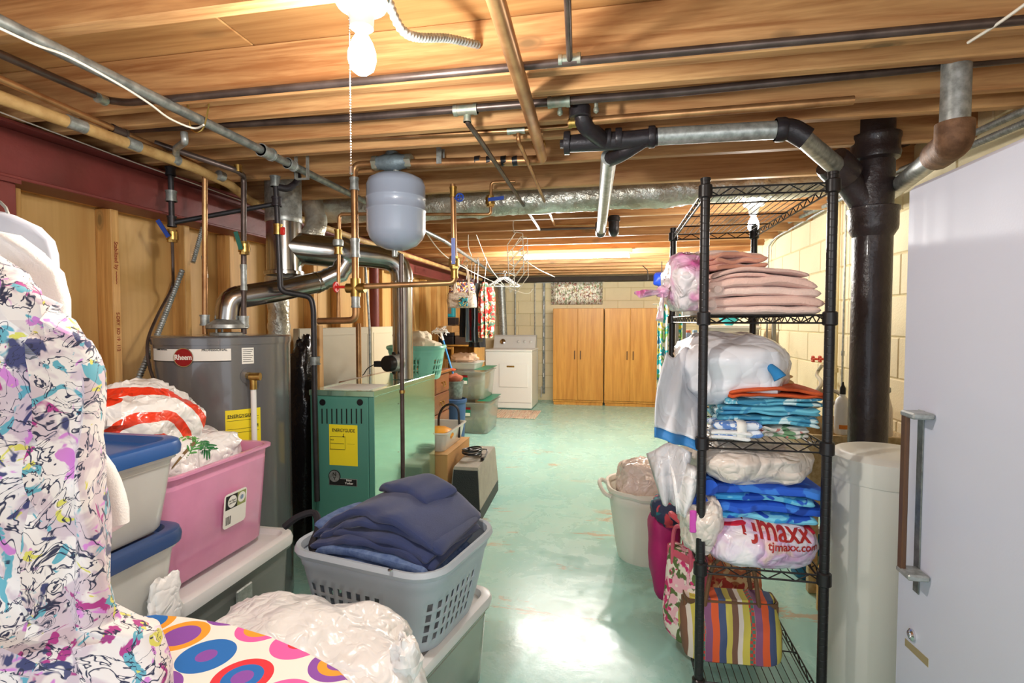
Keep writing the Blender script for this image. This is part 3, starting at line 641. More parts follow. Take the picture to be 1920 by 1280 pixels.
obj('side_trap', tube(curve([P(1645, 250, Y=2.52), P(1675, 240, Y=2.7), P(1690, 255, Y=2.9), P(1690, 275, Y=3.0)], 6), .062, 18), 'stack', sk)
# vent stack, elbow and long pipe down the right wall
vx = P(1791, 200, Y=1.75)
t = thing('vent_pipe', 'galvanised pipe with a rusty elbow slanting along the right wall', 'pipe', (vx.x, 1.75, 1.6))
obj('upright_pipe', cyl((vx.x, 1.75, P(1791, 235, Y=1.75).z), (vx.x, 1.75, 2.2), .036, 20), 'galv', t)
rust = mat('rusty_elbow', (142, 106, 78), .6, .4, col2=(100, 72, 52), vs=20, bump=.3)
e_ = P(1790, 270, Y=1.77); far = P(1668, 362, Y=2.65)
obj('elbow', tube(bend([(vx.x, 1.75, P(1791, 230, Y=1.75).z), (vx.x, 1.75, e_.z), Vector((vx.x, 1.75, e_.z)).lerp(far, .18)], .07), .047, 18), rust, t)
obj('long_pipe', tube([Vector((vx.x, 1.76, e_.z)).lerp(far, .1), far, far+(far-Vector((vx.x, 1.76, e_.z)))*.8], .034, 20), 'galv', t)
for i, (dz, xx) in enumerate(((0, 1.36), (.05, 1.33))):
    pts = [P(1960, 190+i*24, X=xx), P(1800, 262+i*20, X=xx), P(1720, 305+i*12, X=xx), P(1660, 330+i*8, X=xx), P(1560, 372+i*8, X=xx), P(1480, 410+i*6, X=xx)]
    tag(obj('armoured_cable', ribbed(curve(pts, 5), .0115, .012), 'galv'), ('upper' if i == 0 else 'lower')+' ribbed armoured cable running along the top of the right wall', 'cable', 'armoured cables on the right wall')
# conduits down the right wall
for k, (x0_, y0_, y1_, r_, m_, lab) in enumerate(((1573, 380, 760, .013, 'tan', 'cream painted thick conduit on the block wall left of the black stack'), (1587, 385, 730, .006, 'galv', 'thin painted conduit on the block wall left of the black stack'))):
    a, b = P(x0_, y0_, X=1.385), P(x0_, y1_, X=1.385)
    tag(obj('conduit', J(cyl((a.x, a.y, a.z), (a.x, a.y, b.z), r_, 10), cyl((a.x, a.y, b.z+.2), (a.x, a.y, b.z+.23), r_*1.5, 10)), mat('cream_conduit', (214, 198, 152), .5) if k == 0 else 'galv'), lab, 'conduit')
cc = [P(1555, 388, X=1.37), P(1490, 425, X=1.38), P(1455, 445, X=1.39), P(1441, 462, X=1.39)]; z_ = P(1441, 462, X=1.39)
tag(obj('conduit', J(tube(curve(cc, 5)+[Vector((z_.x, z_.y, .95))], .009, 10), cyl((z_.x, z_.y, 1.6), (z_.x, z_.y, 1.62), .013, 8)), 'galv'), 'grey conduit bending down the block wall behind the wire rack', 'conduit')

# ---------------------------------------------------------------- cords, hooks
tag(obj('white_rope', tube(curve([P(-20, 44, Z=2.02), P(67, 84, Z=2.02), P(127, 106, Z=2.01), P(213, 152, Z=2.01), P(277, 192, Z=2.01), P(318, 222, Z=2.0), P(362, 240, Z=2.0), P(382, 234, Z=2.0)], 6), .0032, 6), 'cord'), 'white cord sagging beside the long galvanised pipe at upper left', 'cord')
hk = [P(352, 175, Y=1.55), P(354, 215, Y=1.58), P(358, 240, Y=1.6), P(370, 248, Y=1.6), P(382, 238, Y=1.6), P(390, 205, Y=1.58), P(394, 172, Y=1.55)]
tag(obj('wire_hook', tube(curve(hk, 5), .0028, 6), 'brass'), 'bent wire loop hanging under a dark pipe at upper left', 'hook')
tag(obj('white_wire', tube([P(0, 210, X=-2.1), P(240, 300, X=-2.1), P(480, 386, X=-2.1), (-2.1, 5, 2.02)], .0028, 5), 'cord'), 'thin white wire stapled along the top of the red beam', 'cord')
tag(obj('rope_end', tube(curve([P(1930, 2, Z=2.06), P(1870, 45, Z=2.05), P(1815, 80, Z=2.05)], 5), .0038, 6), 'cord'), 'frayed white rope end hanging from the joists at upper right', 'cord')
q = P(1290, 505, Y=7.0)
tag(obj('bicycle_hook', tube([P(1290, 495, Y=7.0), P(1291, 500, Y=7.0), P(1214, 500, Y=7.0)] if 0 else bend([P(1205, 498, Y=7.1), P(1214, 506, Y=7.1), P(1215, 525, Y=7.1), P(1198, 527, Y=7.1), P(1193, 522, Y=7.1)], .02), .006, 6), 'black'), 'black bent hook hanging from the far joists near the right wall', 'hook')
# clothes lines over the far room
lines = [([P(800, 438, Y=3.9), P(845, 487, Y=4.3), P(925, 528, Y=6.2), P(985, 550, Y=7.4), P(1000, 541, Y=7.5)], 'white clothes line drooping to the far hanger cluster'),
         ([P(893, 440, Y=4.4), P(918, 500, Y=5.4), P(945, 535, Y=6.4)], 'white clothes line hanging steeply to the far hangers'),
         ([P(878, 440, Y=4.2), P(878, 462, Y=4.2), P(884, 480, Y=4.4)], 'short white cord dangling from the joists right of the ball valve'),
         ([P(966, 400, Y=4.0), P(962, 420, Y=4.0), P(964, 436, Y=4.0)], 'twisted white cord above the wire hanging rack'),
         ([P(980, 485, Y=4.1), P(1010, 505, Y=4.8), P(1040, 519, Y=6.0)], 'white cord drooping from the wire rack towards the window')]
for pts, lab in lines: tag(obj('clothes_line', tube(curve(pts, 8), .004, 6), 'cord'), lab, 'cord')
# hanging wire rack
a = [P(951, 459, Y=4.0), P(967, 435, Y=4.0), P(980, 437, Y=4.0), P(982, 513, Y=4.0), P(956, 549, Y=4.0)]
sh = [tube(bend(a+[a[0]], .01), .0035, 6)]
for i in range(4):
    p, q = P(952+i*1.2, 474+i*19, Y=4.0), P(980+i*.5, 447+i*17, Y=4.0); sh.append(cyl(p, q, .003, 6)); sh.append(cyl(p+YD*.22, q+YD*.22, .003, 6)); sh.append(cyl(p, p+YD*.22, .003, 6))
sh.append(X(sh[0], TR((0, .22, 0))))
tag(obj('wire_hanging_rack', J(*sh), 'cord'), 'white wire frame hanging on a cord left of the fluorescent tube', 'rack')
# ================================================================ left side: heater, totes, laundry
def cylpatch(c, r, a0, a1, z0, z1, n=12, th=.0008):
    o = [[Vector((c[0]+q*math.cos(a0+(a1-a0)*i/n), c[1]+q*math.sin(a0+(a1-a0)*i/n), z)) for q, z in ((r, z0), (r+th, z0), (r+th, z1), (r, z1))] for i in range(n+1)]
    return loft(o)
def hit(px, py, c, r):
    """angle and height where the sight line through a pixel meets an upright cylinder"""
    d = P(px, py, Y=1.0)-Vector((0, 0, HC)); a = d.x**2+d.y**2; b = -2*(d.x*c[0]+d.y*c[1]); cc = c[0]**2+c[1]**2-r*r
    ds = b*b-4*a*cc
    t = (-b-math.sqrt(max(ds, 0)))/(2*a); p = d*t
    return math.atan2(p.y-c[1], p.x-c[0]), p.z+HC
hc = (HX, HY)
wh = thing('water_heater', 'tall grey gas water heater with a red oval badge and yellow energy label', 'water heater', (HX, HY, 0))
hm = mat('heater_grey', (104, 104, 106), .22, .1, coat=.5)
obj('tank_jacket', lathe([(HR-.01, .03), (HR, .035), (HR, HZ-.03)], (HX, HY, 0), 64), hm, wh)
obj('top_cap', lathe([(HR+.004, HZ-.035), (HR+.004, HZ-.006), (HR-.004, HZ), (HR*.5, HZ+.001), (.01, HZ+.001)], (HX, HY, 0), 64), hm, wh)
obj('base_ring', lathe([(HR-.02, 0.0005), (HR-.02, .035)], (HX, HY, 0), 48), 'black', wh)
a0, z1 = hit(288, 653, hc, HR); a1, _ = hit(433, 653, hc, HR); _, z0 = hit(345, 677, hc, HR)
obj('name_band', cylpatch(hc, HR, a0, a1, z0, z1, 20), 'paper', wh)
obj('band_edge', cylpatch(hc, HR, a0, a1, z0-.004, z0, 20), 'ink', wh)
def on_heater(px, py, dr=.0012):
    a, z = hit(px, py, hc, HR); n_ = Vector((math.cos(a), math.sin(a), 0))
    return face(Vector((HX, HY, z))+n_*(HR+dr), (-math.sin(a), math.cos(a), 0), (0, 0, 1))
oval = [Vector((.038*math.cos(t_*math.pi/18), .036*math.sin(t_*math.pi/18), 0)) for t_ in range(36)]
def disc(M4, pts, th=.001): return X(loft([pts, [p+Vector((0, 0, th)) for p in pts]]), M4)
badge = mat('badge_red', (150, 24, 30), .3, .2)
bm_ = on_heater(345, 670)
obj('badge_rim', disc(bm_, [p*1.1 for p in oval], .003), 'chrome', wh); obj('badge', disc(bm_, oval, .0045), badge, wh)
text('Rheem', .031, 'paper', bm_ @ Matrix.Translation((0, 0, .005)), wh, sx=.85)
text('PROFESSIONAL', .014, 'ink', on_heater(402, 656, .0012), wh, bend_r=HR)
text('CLASSIC PLUS Series', .008, 'ink', on_heater(303, 655, .0012), wh, bend_r=HR)
a0, z1 = hit(453, 652, hc, HR); a1, z0 = hit(476, 681, hc, HR)
obj('rating_plate', cylpatch(hc, HR, a0, a1, z0, z1), 'paper', wh)
for i in range(7):
    a0_, _ = hit(455, 652, hc, HR); a1_, _ = hit(474-(i % 3)*2, 652, hc, HR); zz_ = z1-(z1-z0)*(i+1)/8.2
    obj('print_line', cylpatch(hc, HR+.0009, a0_, a1_, zz_-.0012, zz_+.0012, 4, .0003), 'ink', wh)
a0, z1 = hit(422, 770, hc, HR); a1, _ = hit(488, 770, hc, HR); z0 = z1-.20
obj('energy_label', cylpatch(hc, HR, a0, a1, z0, z1), 'yellow', wh)
text('ENERGYGUIDE', .0185, 'ink', on_heater(455, 779), wh, bend_r=HR, sx=.95)
text('08', .016, 'ink', on_heater(481, 796), wh)
for y_ in (785, 790, 806, 813): 
    b0, zq = hit(425, y_, hc, HR); b1, _ = hit(485, y_, hc, HR); obj('print_line', cylpatch(hc, HR+.0009, b0, b1, zq-.0008, zq+.0008, 6, .0003), 'ink', wh)
Mt = on_heater(466, 704, 0)
pts = [Vector((.035*math.cos(t_*math.pi/12), .035*math.sin(t_*math.pi/12), 0)) for t_ in range(24)]
obj('valve_plate', disc(Mt, pts, .003), hm, wh)
q = Mt @ Vector((0, 0, .02))
obj('relief_valve', J(cyl(Mt @ Vector((0, 0, 0)), Mt @ Vector((0, 0, .06)), .016, 12), cyl(Mt @ Vector((0, 0, .05)), Mt @ Vector((0, 0, .05))-ZU*.055, .015, 12), cyl(Mt @ Vector((-.012, 0, .045)), Mt @ Vector((.02, .0, .075)), .017, 12)), 'brass', wh)
q = Mt @ Vector((0, 0, .05))
obj('discharge_tube', cyl(q-ZU*.05, Vector((q.x, q.y, .12)), .0115, 12), 'white', wh)

from mathutils.bvhtree import BVHTree
def bvh(sh): return BVHTree.FromPolygons([tuple(p) for p in sh[0]], sh[1])
def print_text(s, size, m, o, ex, ey, roll, bv, parent, off=.003):
    """lettering printed on a soft surface: the flat letters are laid onto it"""
    Mx = face(o, ex, ey) @ Matrix.Rotation(roll, 4, 'Z'); t_ = text(s, size, m, Mx, parent, ext=0.0)
    base = WL[parent.name]; n_ = -(Vector(ex).cross(Vector(ey))).normalized(); import bmesh
    bm = bmesh.new(); bm.from_mesh(t_.data); bmesh.ops.triangulate(bm, faces=bm.faces); bmesh.ops.subdivide_edges(bm, edges=bm.edges, cuts=3, use_grid_fill=True); bm.to_mesh(t_.data); bm.free()
    for v in t_.data.vertices:
        h = bv.ray_cast(v.co+base-n_*.5, n_)
        if h[0] is not None: v.co = h[0]-n_*off-base
        else: v.co = Vector((0, 0, 99))
    bm = bmesh.new(); bm.from_mesh(t_.data); bmesh.ops.delete(bm, geom=[v for v in bm.verts if v.co.z > 50], context='VERTS'); bm.to_mesh(t_.data); bm.free()
def print_strokes(strokes, w, m, bv, parent, name='printed_leaf', off=.0015):
    """brush strokes printed on a soft surface, each given by frame pixels with a width taper"""
    out = []
    for st in strokes:
        pts = []
        for (x0, y0), (x1, y1) in zip(st, st[1:]):
            for k_ in range(4): pts.append((x0+(x1-x0)*k_/4, y0+(y1-y0)*k_/4))
        pts.append(st[-1]); L, R = [], []
        for i, (x, y) in enumerate(pts):
            x2, y2 = pts[min(i+1, len(pts)-1)]; x1, y1 = pts[max(i-1, 0)]; dx, dy = x2-x1, y2-y1; l_ = math.hypot(dx, dy) or 1
            ww = w*(.25+.75*math.sin(math.pi*min(1, (i+.6)/len(pts))))
            for lst, s in ((L, 1), (R, -1)):
                d = P(x-dy/l_*ww*s, y+dx/l_*ww*s, Y=1.0)-Vector((0, 0, HC)); d.normalize()
                h = bv.ray_cast(Vector((0, 0, HC)), d)
                lst.append(h[0]-d*off if h[0] is not None else None)
        V, Fc = [], []
        for i in range(len(pts)-1):
            q = (L[i], L[i+1], R[i+1], R[i])
            if all(p is not None for p in q): o = len(V); V += list(q); Fc.append((o, o+1, o+2, o+3))
        if Fc: out.append((V, Fc))
    if out: obj(name, J(*out), m, parent, smooth=False)
# ---- totes
def tote(t, c, w, d, z0, z1, body, lid=None, taper=.9, rim=.012, rot=0, r=.05, lidh=.03, name='tub', th=.003):
    """open tub with a rolled rim; optional lid"""
    M4 = TR((c[0], c[1], 0), rot); H = z1-z0-(lidh if lid else 0); zt = z0+H
    rings = [rr(w*taper*k, d*taper*k, r, z) for k, z in ((.97, z0), (1, z0+.008))]
    rings += [rr(w*(taper+(1-taper)*u*.93), d*(taper+(1-taper)*u*.93), r, z0+H*u) for u in (.5, .86, .87)]
    rings += [rr(w-.01, d-.01, r, z0+H*.875), rr(w-.004, d-.004, r, zt-.012), rr(w+rim*2, d+rim*2, r+rim, zt-.01), rr(w+rim*2, d+rim*2, r+rim, zt-.002), rr(w+rim, d+rim, r+rim, zt), rr(w-.012, d-.012, r, zt-.002), rr(w*.93-.01, d*.93-.01, r, z0+H*.5), rr(w*taper-.016, d*taper-.016, r, z0+.014)]
    obj(name, X(loft(rings), M4), body, t)
    if lid:
        L = [rr(w+.012, d+.012, r+.01, zt+.0005), rr(w+.035, d+.035, r+.02, zt+.001), rr(w+.04, d+.04, r+.022, zt+lidh*.5), rr(w+.03, d+.03, r+.02, zt+lidh*.9), rr(w+.012, d+.012, r+.012, zt+lidh), rr(w-.03, d-.03, r, zt+lidh), rr(w-.05, d-.05, r-.005, zt+lidh*.55), rr(w-.1, d-.1, r-.012, zt+lidh*.55)]
        obj('lid', X(loft(L), M4), lid, t)
pinkm = mat('pink_clear_plastic', (252, 172, 212), .22, var=.12, vs=5, trans=.25, coat=.3)
clearm = mat('clear_plastic', (242, 240, 234), .2, var=.04, vs=5, trans=.4, coat=.2)
clearg = mat('smoky_clear_plastic', (222, 226, 216), .18, var=.08, vs=6, trans=.75, coat=.2)
greyt = mat('grey_tub_plastic', (112, 116, 112), .4, var=.1)
lidw = mat('white_lid_plastic', (226, 226, 226), .35)
blue = mat('blue_lid_plastic', (44, 88, 152), .3, var=.1)
navyl = mat('navy_lid_plastic', (52, 76, 122), .3, var=.1)
bagm = N('white_bag_plastic')
def bag_mat(name, col, spec=.5, rough=.28, cs=26):
    k = N(name); v = k.coord((1, 1, 1)); n1 = k.noise(v, cs*.8, 1, .4, 1.0); n2 = k.noise(v, cs*.3, 1, .4, 1.2)
    k.set(k.b.inputs['Base Color'], lin(col)); k.p(Roughness=rough, Specular_IOR_Level=spec, Coat_Weight=.3, Coat_Roughness=.12)
    ab = lambda n_: k.math('ABSOLUTE', k.math('SUBTRACT', n_.outputs[0], .5))
    k.bump(k.math('ADD', k.math('MULTIPLY', ab(n1), .5), k.math('MULTIPLY', ab(n2), 1.6)), .8, .03); return k
M['bag'] = bag_mat('white_bag', (238, 237, 236)).m
M['baggrey'] = bag_mat('grey_white_bag', (214, 213, 216)).m
M['bagbeige'] = bag_mat('beige_clear_bag', (226, 214, 202)).m
def logo_bag(name, cen, axu, axv, rings, base=(240, 238, 236), ring=(232, 62, 34)):
    """bag print: concentric rings about a point of the object"""
    k = bag_mat(name, base); tc = k.n('ShaderNodeTexCoord'); sub = k.n('ShaderNodeVectorMath', operation='SUBTRACT'); sub.inputs[1].default_value = cen
    k.set(sub.inputs[0], tc.outputs['Object'])
    dots = []
    for a in (axu, axv):
        d = k.n('ShaderNodeVectorMath', operation='DOT_PRODUCT'); d.inputs[1].default_value = a; k.set(d.inputs[0], sub.outputs[0]); dots.append(d.outputs['Value'])
    nz = k.noise(k.coord((1, 1, 1)), 9, 2, .5)
    rad = k.math('SQRT', k.math('ADD', k.math('POWER', k.math('ABSOLUTE', dots[0]), 2.0), k.math('POWER', k.math('ABSOLUTE', dots[1]), 2.0)))
    rad = k.math('ADD', rad, k.math('MULTIPLY', k.math('SUBTRACT', nz.outputs[0], .5), .03))
    stops = [(0, lin(base))]
    for a, b in rings: stops += [(a, lin(ring)), (b, lin(base))]
    k.set(k.b.inputs['Base Color'], k.ramp(rad, stops, True)); return k.m

t = thing('storage_tote', 'grey tote with a white lid under the pink tote', 'tote', (-1.5, 1.62, 0))
tote(t, (-1.50, 1.61), .44, .60, 0.0005, .50, greyt, lidw, .9, lidh=.045)
obj('latch', box((-1.272, 1.56, .36), (-1.262, 1.64, .42), .004), 'galv', t, smooth=False)
t = thing('storage_tote', 'translucent pink tote with a paper label, filled with white bags', 'tote', (-1.54, 1.62, .5))
tote(t, (-1.54, 1.61), .40, .52, .502, .868, pinkm, None, .9, .015)
lb = [P(407, 915, X=-1.343), P(460, 905, X=-1.343), P(462, 985, X=-1.352), P(405, 1000, X=-1.352)]
def quad(pts, th, n_):
    n_ = Vector(n_)*th; pts = [Vector(p) for p in pts]; return loft([pts, [p+n_ for p in pts]])
ctr = sum(lb, Vector())/4
lab = rr(.115, .125, .014, 0, 4)
ML = face((-1.334, ctr.y, ctr.z), (0, 1, 0), (.09, 0, 1))
obj('paper_label', disc(ML, lab, .001), 'paper', t)
obj('label_print', X(box((-.05, .005, .001), (.008, .055, .0016)), ML), 'ink', t, smooth=False)
gcol = mat('olive_print', (150, 158, 96), .6); obj('label_print', X(box((.009, .005, .001), (.052, .055, .0016)), ML), gcol, t, smooth=False)
for cx_, cy_, r_, m_ in ((-.018, .03, .022, 'paper'), (.03, .032, .019, 'paper'), (.03, .032, .009, mat('pale_blue_print', (150, 186, 226), .6))):
    obj('label_print', disc(ML @ Matrix.Translation((cx_, cy_, .0016)), [Vector((r_*math.cos(i*.35), r_*math.sin(i*.35), 0)) for i in range(18)], .0005), m_, t)
text('66 Quart\nLatch Box', .0085, 'ink', ML @ Matrix.Translation((-.018, .03, .0022)), t, ext=.0002)
for i in range(7): obj('barcode_bar', X(box((-.046+i*.004, -.05, .001), (-.0445+i*.004+.001*(i % 2), -.02, .0014)), ML), 'ink', t, smooth=False)
# bags on the pink tote
b = blob((-1.625, 1.49, .975), (.19, .205, .155), .10, 4, 3, 60, 36, .75, .25, .07, 9)
tag(obj('shopping_bag', b, logo_bag('ring_logo_bag', (.13, -.06, .05), (.45, .89, 0), (0, 0, 1), ((.055, .085), (.125, .155), (.2, .225)))), 'white plastic bag with red rings in front of the water heater', 'bag')
b = blob((-1.54, 1.61, .862), (.165, .225, .085), .12, 4, 8, 60, 30, .7, .2, .07, 9)
t = thing('shopping_bag', 'white bag with a green leaf print spilling over the pink tote rim', 'bag', (-1.46, 1.6, .76))
obj('bag_body', b, 'bag', t); bv = bvh(b)
rn = random.Random(3)
def spray(base, tip, n, spread, w, m):
    sts = [[base, ((base[0]+tip[0])/2, (base[1]+tip[1])/2-2), tip]]
    for i in range(n):
        f = .25+.75*i/n; x, y = base[0]+(tip[0]-base[0])*f, base[1]+(tip[1]-base[1])*f
        for s_ in (-1, 1):
            a_ = math.atan2(tip[1]-base[1], tip[0]-base[0])+s_*spread*(.8+.4*rn.random()); l_ = 15+8*rn.random()
            sts.append([(x, y), (x+l_*.5*math.cos(a_), y+l_*.5*math.sin(a_)), (x+l_*math.cos(a_), y+l_*math.sin(a_)+2)])
    print_strokes(sts, w, m, bv, t)
spray((372, 822), (305, 812), 5, .6, 1.7, mat('fern_green', (96, 170, 70), .6)); spray((372, 822), (395, 845), 5, .8, 1.9, mat('fern_dark_green', (30, 110, 56), .6))
spray((350, 858), (372, 825), 4, .7, 1.8, mat('fern_mid_green', (66, 140, 60), .6)); print_strokes([[(322, 878), (345, 850), (372, 822), (352, 822)]], 3.0, mat('twig_brown', (120, 96, 60), .7), bv, t, 'printed_twig')
# blue-lidded boxes
for i, (z0, z1, lm, lab_) in enumerate(((.512, .785, navyl, 'clear box with a navy lid, lower of the two behind the hanging blouse'), (.787, 1.03, blue, 'clear box with a bright blue lid on top of the navy-lidded one'))):
    t = thing('storage_box', lab_, 'storage box', (-1.37, 1.02, z0))
    tote(t, (-1.37+(0, .005)[i], 1.02), .38, .46, z0, z1, clearm, lm, .88, .006, lidh=.04)
    if i == 0:
        sh_ = mat('dark_contents', (70, 50, 46), .3)
        obj('contents', blob((-1.37, 1.04, z0+.085), (.12, .15, .06), .2, 4, 5, 20, 14), sh_, t)
    else: obj('contents', blob((-1.37, 1.03, z0+.075), (.11, .14, .05), .2, 4, 9, 20, 14), mat('rose_contents', (200, 150, 136), .6), t)
tag(obj('shopping_bag', blob((-1.168, 1.17, .60), (.014, .05, .075), .15, 4, 12, 30, 22, .8, 0, .1, 9), 'bag'), 'small crumpled white bag squeezed behind the navy-lidded box', 'bag')
t = thing('storage_tote', 'grey lidded tote at the bottom of the blue-lidded stack', 'tote', (-1.36, 1.0, 0))
tote(t, (-1.40, .98), .40, .50, 0.0005, .51, greyt, lidw, .92, lidh=.04)
# tote under the basket
t = thing('storage_tote', 'clear tote with a white lid under the laundry basket', 'tote', (-.73, 1.68, 0))
tote(t, (-.735, 1.69), .46, .56, 0.0005, .33, clearg, lidw, .92, lidh=.035, rot=-.22)
t = thing('storage_tote', 'low lidded tote under the big white bag', 'tote', (-.74, 1.12, 0))
tote(t, (-.76, 1.10), .52, .40, 0.0005, .33, clearg, lidw, .92, lidh=.035)
# basket with openings
def basket(name, label, c, w, d, z0, z1, m, rot=0, taper=.8, slots=True, nr=4, r=.09, rimw=.018):
    t = thing(name, label, 'basket', (c[0], c[1], z0)); M4 = TR((c[0], c[1], 0), rot); H = z1-z0
    n = 30; per = (n+1)*4
    lev = [0, .02, .2] if not slots else [0, .03]
    if slots:
        for i in range(nr): lev += [.13+i*.52/nr, .13+(i+.72)*.52/nr]
    lev = sorted(set(lev+[.7, .78, .80, 1.0])); V, Fc = [], []
    for u in lev:
        k = taper+(1-taper)*(u**.8)
        if u >= .79: k += .012
        ring = rr(w*k, d*k, r, z0+H*u*.985, n); 
        # resample evenly
        L = [0]
        for a, b in zip(ring, ring[1:]+ring[:1]): L.append(L[-1]+(b-a).length)
        m_ = 96; ev = []
        j = 0
        for q in range(m_):
            s = L[-1]*q/m_
            while L[j+1] < s: j += 1
            f = (s-L[j])/max(L[j+1]-L[j], 1e-9); ev.append(ring[j].lerp(ring[(j+1) % len(ring)], f))
        V += ev
    m_ = 96
    for i in range(len(lev)-1):
        for q in range(m_):
            um = (lev[i]+lev[i+1])/2
            hole = slots and .12 < um < .66 and (q % 2 == 0) and any(abs(lev[i]-(.13+a*.52/nr)) < 1e-6 for a in range(nr)) and (q % 24) not in (0, 22, 20, 2)
            if not hole: Fc.append((i*m_+q, i*m_+(q+1) % m_, (i+1)*m_+(q+1) % m_, (i+1)*m_+q))
    Fc.append(tuple(range(m_)))
    o = obj('basket_wall', X((V, Fc), M4), m, t, solid=.004)
    R = [rr(w-.004, d-.004, r, z1-.028), rr(w+rimw, d+rimw, r+.01, z1-.03), rr(w+rimw*1.8, d+rimw*1.8, r+.015, z1-.015), rr(w+rimw*1.2, d+rimw*1.2, r+.012, z1), rr(w-.006, d-.006, r, z1-.003), rr(w-.012, d-.012, r, z1-.028)]
    R = [[p+Vector((0, 0, -.022*max(0, 1-((p.x/(w*.24))**2)) if abs(p.y) > d*.42 else 0)) for p in ring] for ring in R]
    R.append(R[0]); obj('rim', X(loft(R, False, False), M4), m, t)
    return t
gb = mat('grey_basket_plastic', (178, 188, 198), .35)
basket('laundry_basket', 'light grey laundry basket full of folded jeans', (-.73, 1.69), .55, .45, .332, .615, gb, -.2)
navy = mat('navy_cotton', (40, 54, 98), .8, var=.2, vs=9, bump=.3, bs=500, sheen=.25)
denim = mat('blue_denim', (104, 126, 166), .85, col2=(70, 92, 138), vs=40, bump=.3, bs=420)
blackc = mat('black_cloth', (32, 30, 36), .85, var=.2)
t = thing('folded_jeans', 'blue denim jeans folded at the front of the grey laundry basket', 'jeans', (-.7, 1.55, .45))
obj('jeans_fold', stackcloth((-.73, 1.665, .555), .42, .345, .075, 2, 4, -.2, .006, 26, .02), denim, t)
obj('button', lathe([(.008, -.002), (.008, .002), (.003, .004)], P(732, 1068, Y=1.42), 10), 'chrome', t)
def drape(c, w, d, h, seed, rot, n=46):
    """trousers folded over into a soft heap; creases run along the width"""
    def fn(u, v):
        x, y = (u-.5)*2, (v-.5)*2
        rr_ = max(abs(x)**3.2+abs(y)**3.2, 0); z = h*max(0, 1-rr_)**.42 if rr_ < 1 else 0
        fold = .012*math.sin(y*7+x*1.5+seed)+.02*noise.noise(Vector((x*1.8+seed, y*2.4, 1)))+.008*noise.noise(Vector((x*6, y*5+seed, 3)))
        k = 1-.06*max(0, rr_-.7)
        return (x*w/2*k, y*d/2*k, z+fold*(1-rr_*.5 if rr_ < 1 else .3))
    a = sheet(fn, n, n); return X(a, TR(c, rot))
t = thing('navy_trousers', 'navy blue trousers heaped on top of the grey laundry basket', 'trousers', (-.74, 1.70, .58))
for i, (z_, w_, d_, h_, sg_) in enumerate(((.622, .47, .36, .034, .03), (.648, .47, .37, .034, .04), (.676, .46, .36, .036, .055), (.706, .44, .35, .040, .075))):
    obj('trouser_layer', stackcloth((-.725+i*.006, 1.685+i*.008, z_), w_, d_, h_, 1, 3+i*5, -.2+(.05, -.04, .06, -.02)[i], .011, 40, sg_), navy, t)
obj('trouser_leg', stackcloth((-.70, 1.80, .74), .26, .16, .035, 1, 33, -.45, .012, 30, .03), navy, t)
stitch = mat('dark_stitch', (24, 32, 64), .9)
q = [P(690, 940, Y=1.62), P(770, 950, Y=1.62)]
tag(obj('dark_strap', tube(curve([P(533, 988, Y=1.62), P(560, 968, Y=1.64), P(590, 962, Y=1.66), P(596, 990, Y=1.62), P(585, 1020, Y=1.58), P(592, 1040, Y=1.55)], 6), [.012]*31, 8), blackc), 'black cloth strap hanging over the left rim of the grey basket', 'clothing')
tag(obj('denim_leg', stackcloth((-.94, 1.72, .56), .08, .24, .11, 3, 17, -.25, .008), denim), 'folded denim leg standing at the left end of the grey basket', 'jeans')
# the big white bag
tag(obj('plastic_bag', J(blob((-.74, 1.13, .475), (.27, .20, .145), .12, 4, 21, 72, 44, .72, .1, .06, 7), blob(P(760, 1235, Y=1.1), (.035, .03, .05), .2, 5, 2, 20, 14, .9, 0, .2, 9)), 'bag'), 'big glossy white plastic bag in front of the grey laundry basket', 'bag')
# ironing board with ringed cover
pts = [P(x, y, Z=.75) for x, y in ((150, 1195), (225, 1158), (290, 1150), (350, 1155), (430, 1168), (510, 1192), (580, 1222), (635, 1252), (672, 1290), (690, 1340))]
poly = pts+[Vector((-.33, .62, .75)), Vector((-.45, .5, .75)), Vector((-1.15, .45, .75)), Vector((-1.2, .8, .75))]
k = N('ring_print_cover')
v = k.coord((1/.104, 1/.104, 0), (0, 0, .35)); vo = k.n('ShaderNodeTexVoronoi', voronoi_dimensions='2D', Scale=1.0, Randomness=.12); k.set(vo.inputs['Vector'], v)
pal = [(0, (30, 110, 190)), (.2, (240, 160, 40)), (.4, (244, 96, 170)), (.6, (224, 48, 60)), (.8, (140, 76, 170))]
def pick(seed):
    w = k.n('ShaderNodeSeparateColor'); k.set(w.inputs[0], vo.outputs['Color']); return k.ramp(w.outputs[int(seed)-1], pal, True)
dd = vo.outputs['Distance']; white = lin((240, 236, 226))
step = lambda thr: k.math('LESS_THAN', dd, thr)
c = k.mix(step(.47), white, pick(1.0)); c = k.mix(step(.32), c, pick(2.0)); c = k.mix(step(.17), c, pick(3.0))
k.set(k.b.inputs['Base Color'], c); k.p(Roughness=.75); nz = k.noise(k.coord((1, 1, 1)), 700, 2); k.bump(nz.outputs[0], .1, .002)
ib = thing('ironing_board', 'ironing board with a white cover printed with coloured rings', 'ironing board', (-.75, .7, 0))
cen = sum(poly, Vector())/len(poly)
grow = lambda g, z: [Vector((cen.x+(p.x-cen.x)*g, cen.y+(p.y-cen.y)*g, z)) for p in poly]
obj('padded_cover', loft([grow(.95, .722), grow(.995, .724), grow(1.005, .735), grow(.995, .747), grow(.97, .7505), grow(.9, .7515)]), k.m, ib)
for (x, y, s) in ((-1.05, .62, 1), (-.55, .62, -1)):
    obj('leg', tube([(x, y, .72), (x+s*.42, y, .012)], .011, 8), 'galv', ib)
    obj('foot', cyl((x+s*.42, y-.14, .0125), (x+s*.42, y+.14, .0125), .012, 8), 'black', ib)

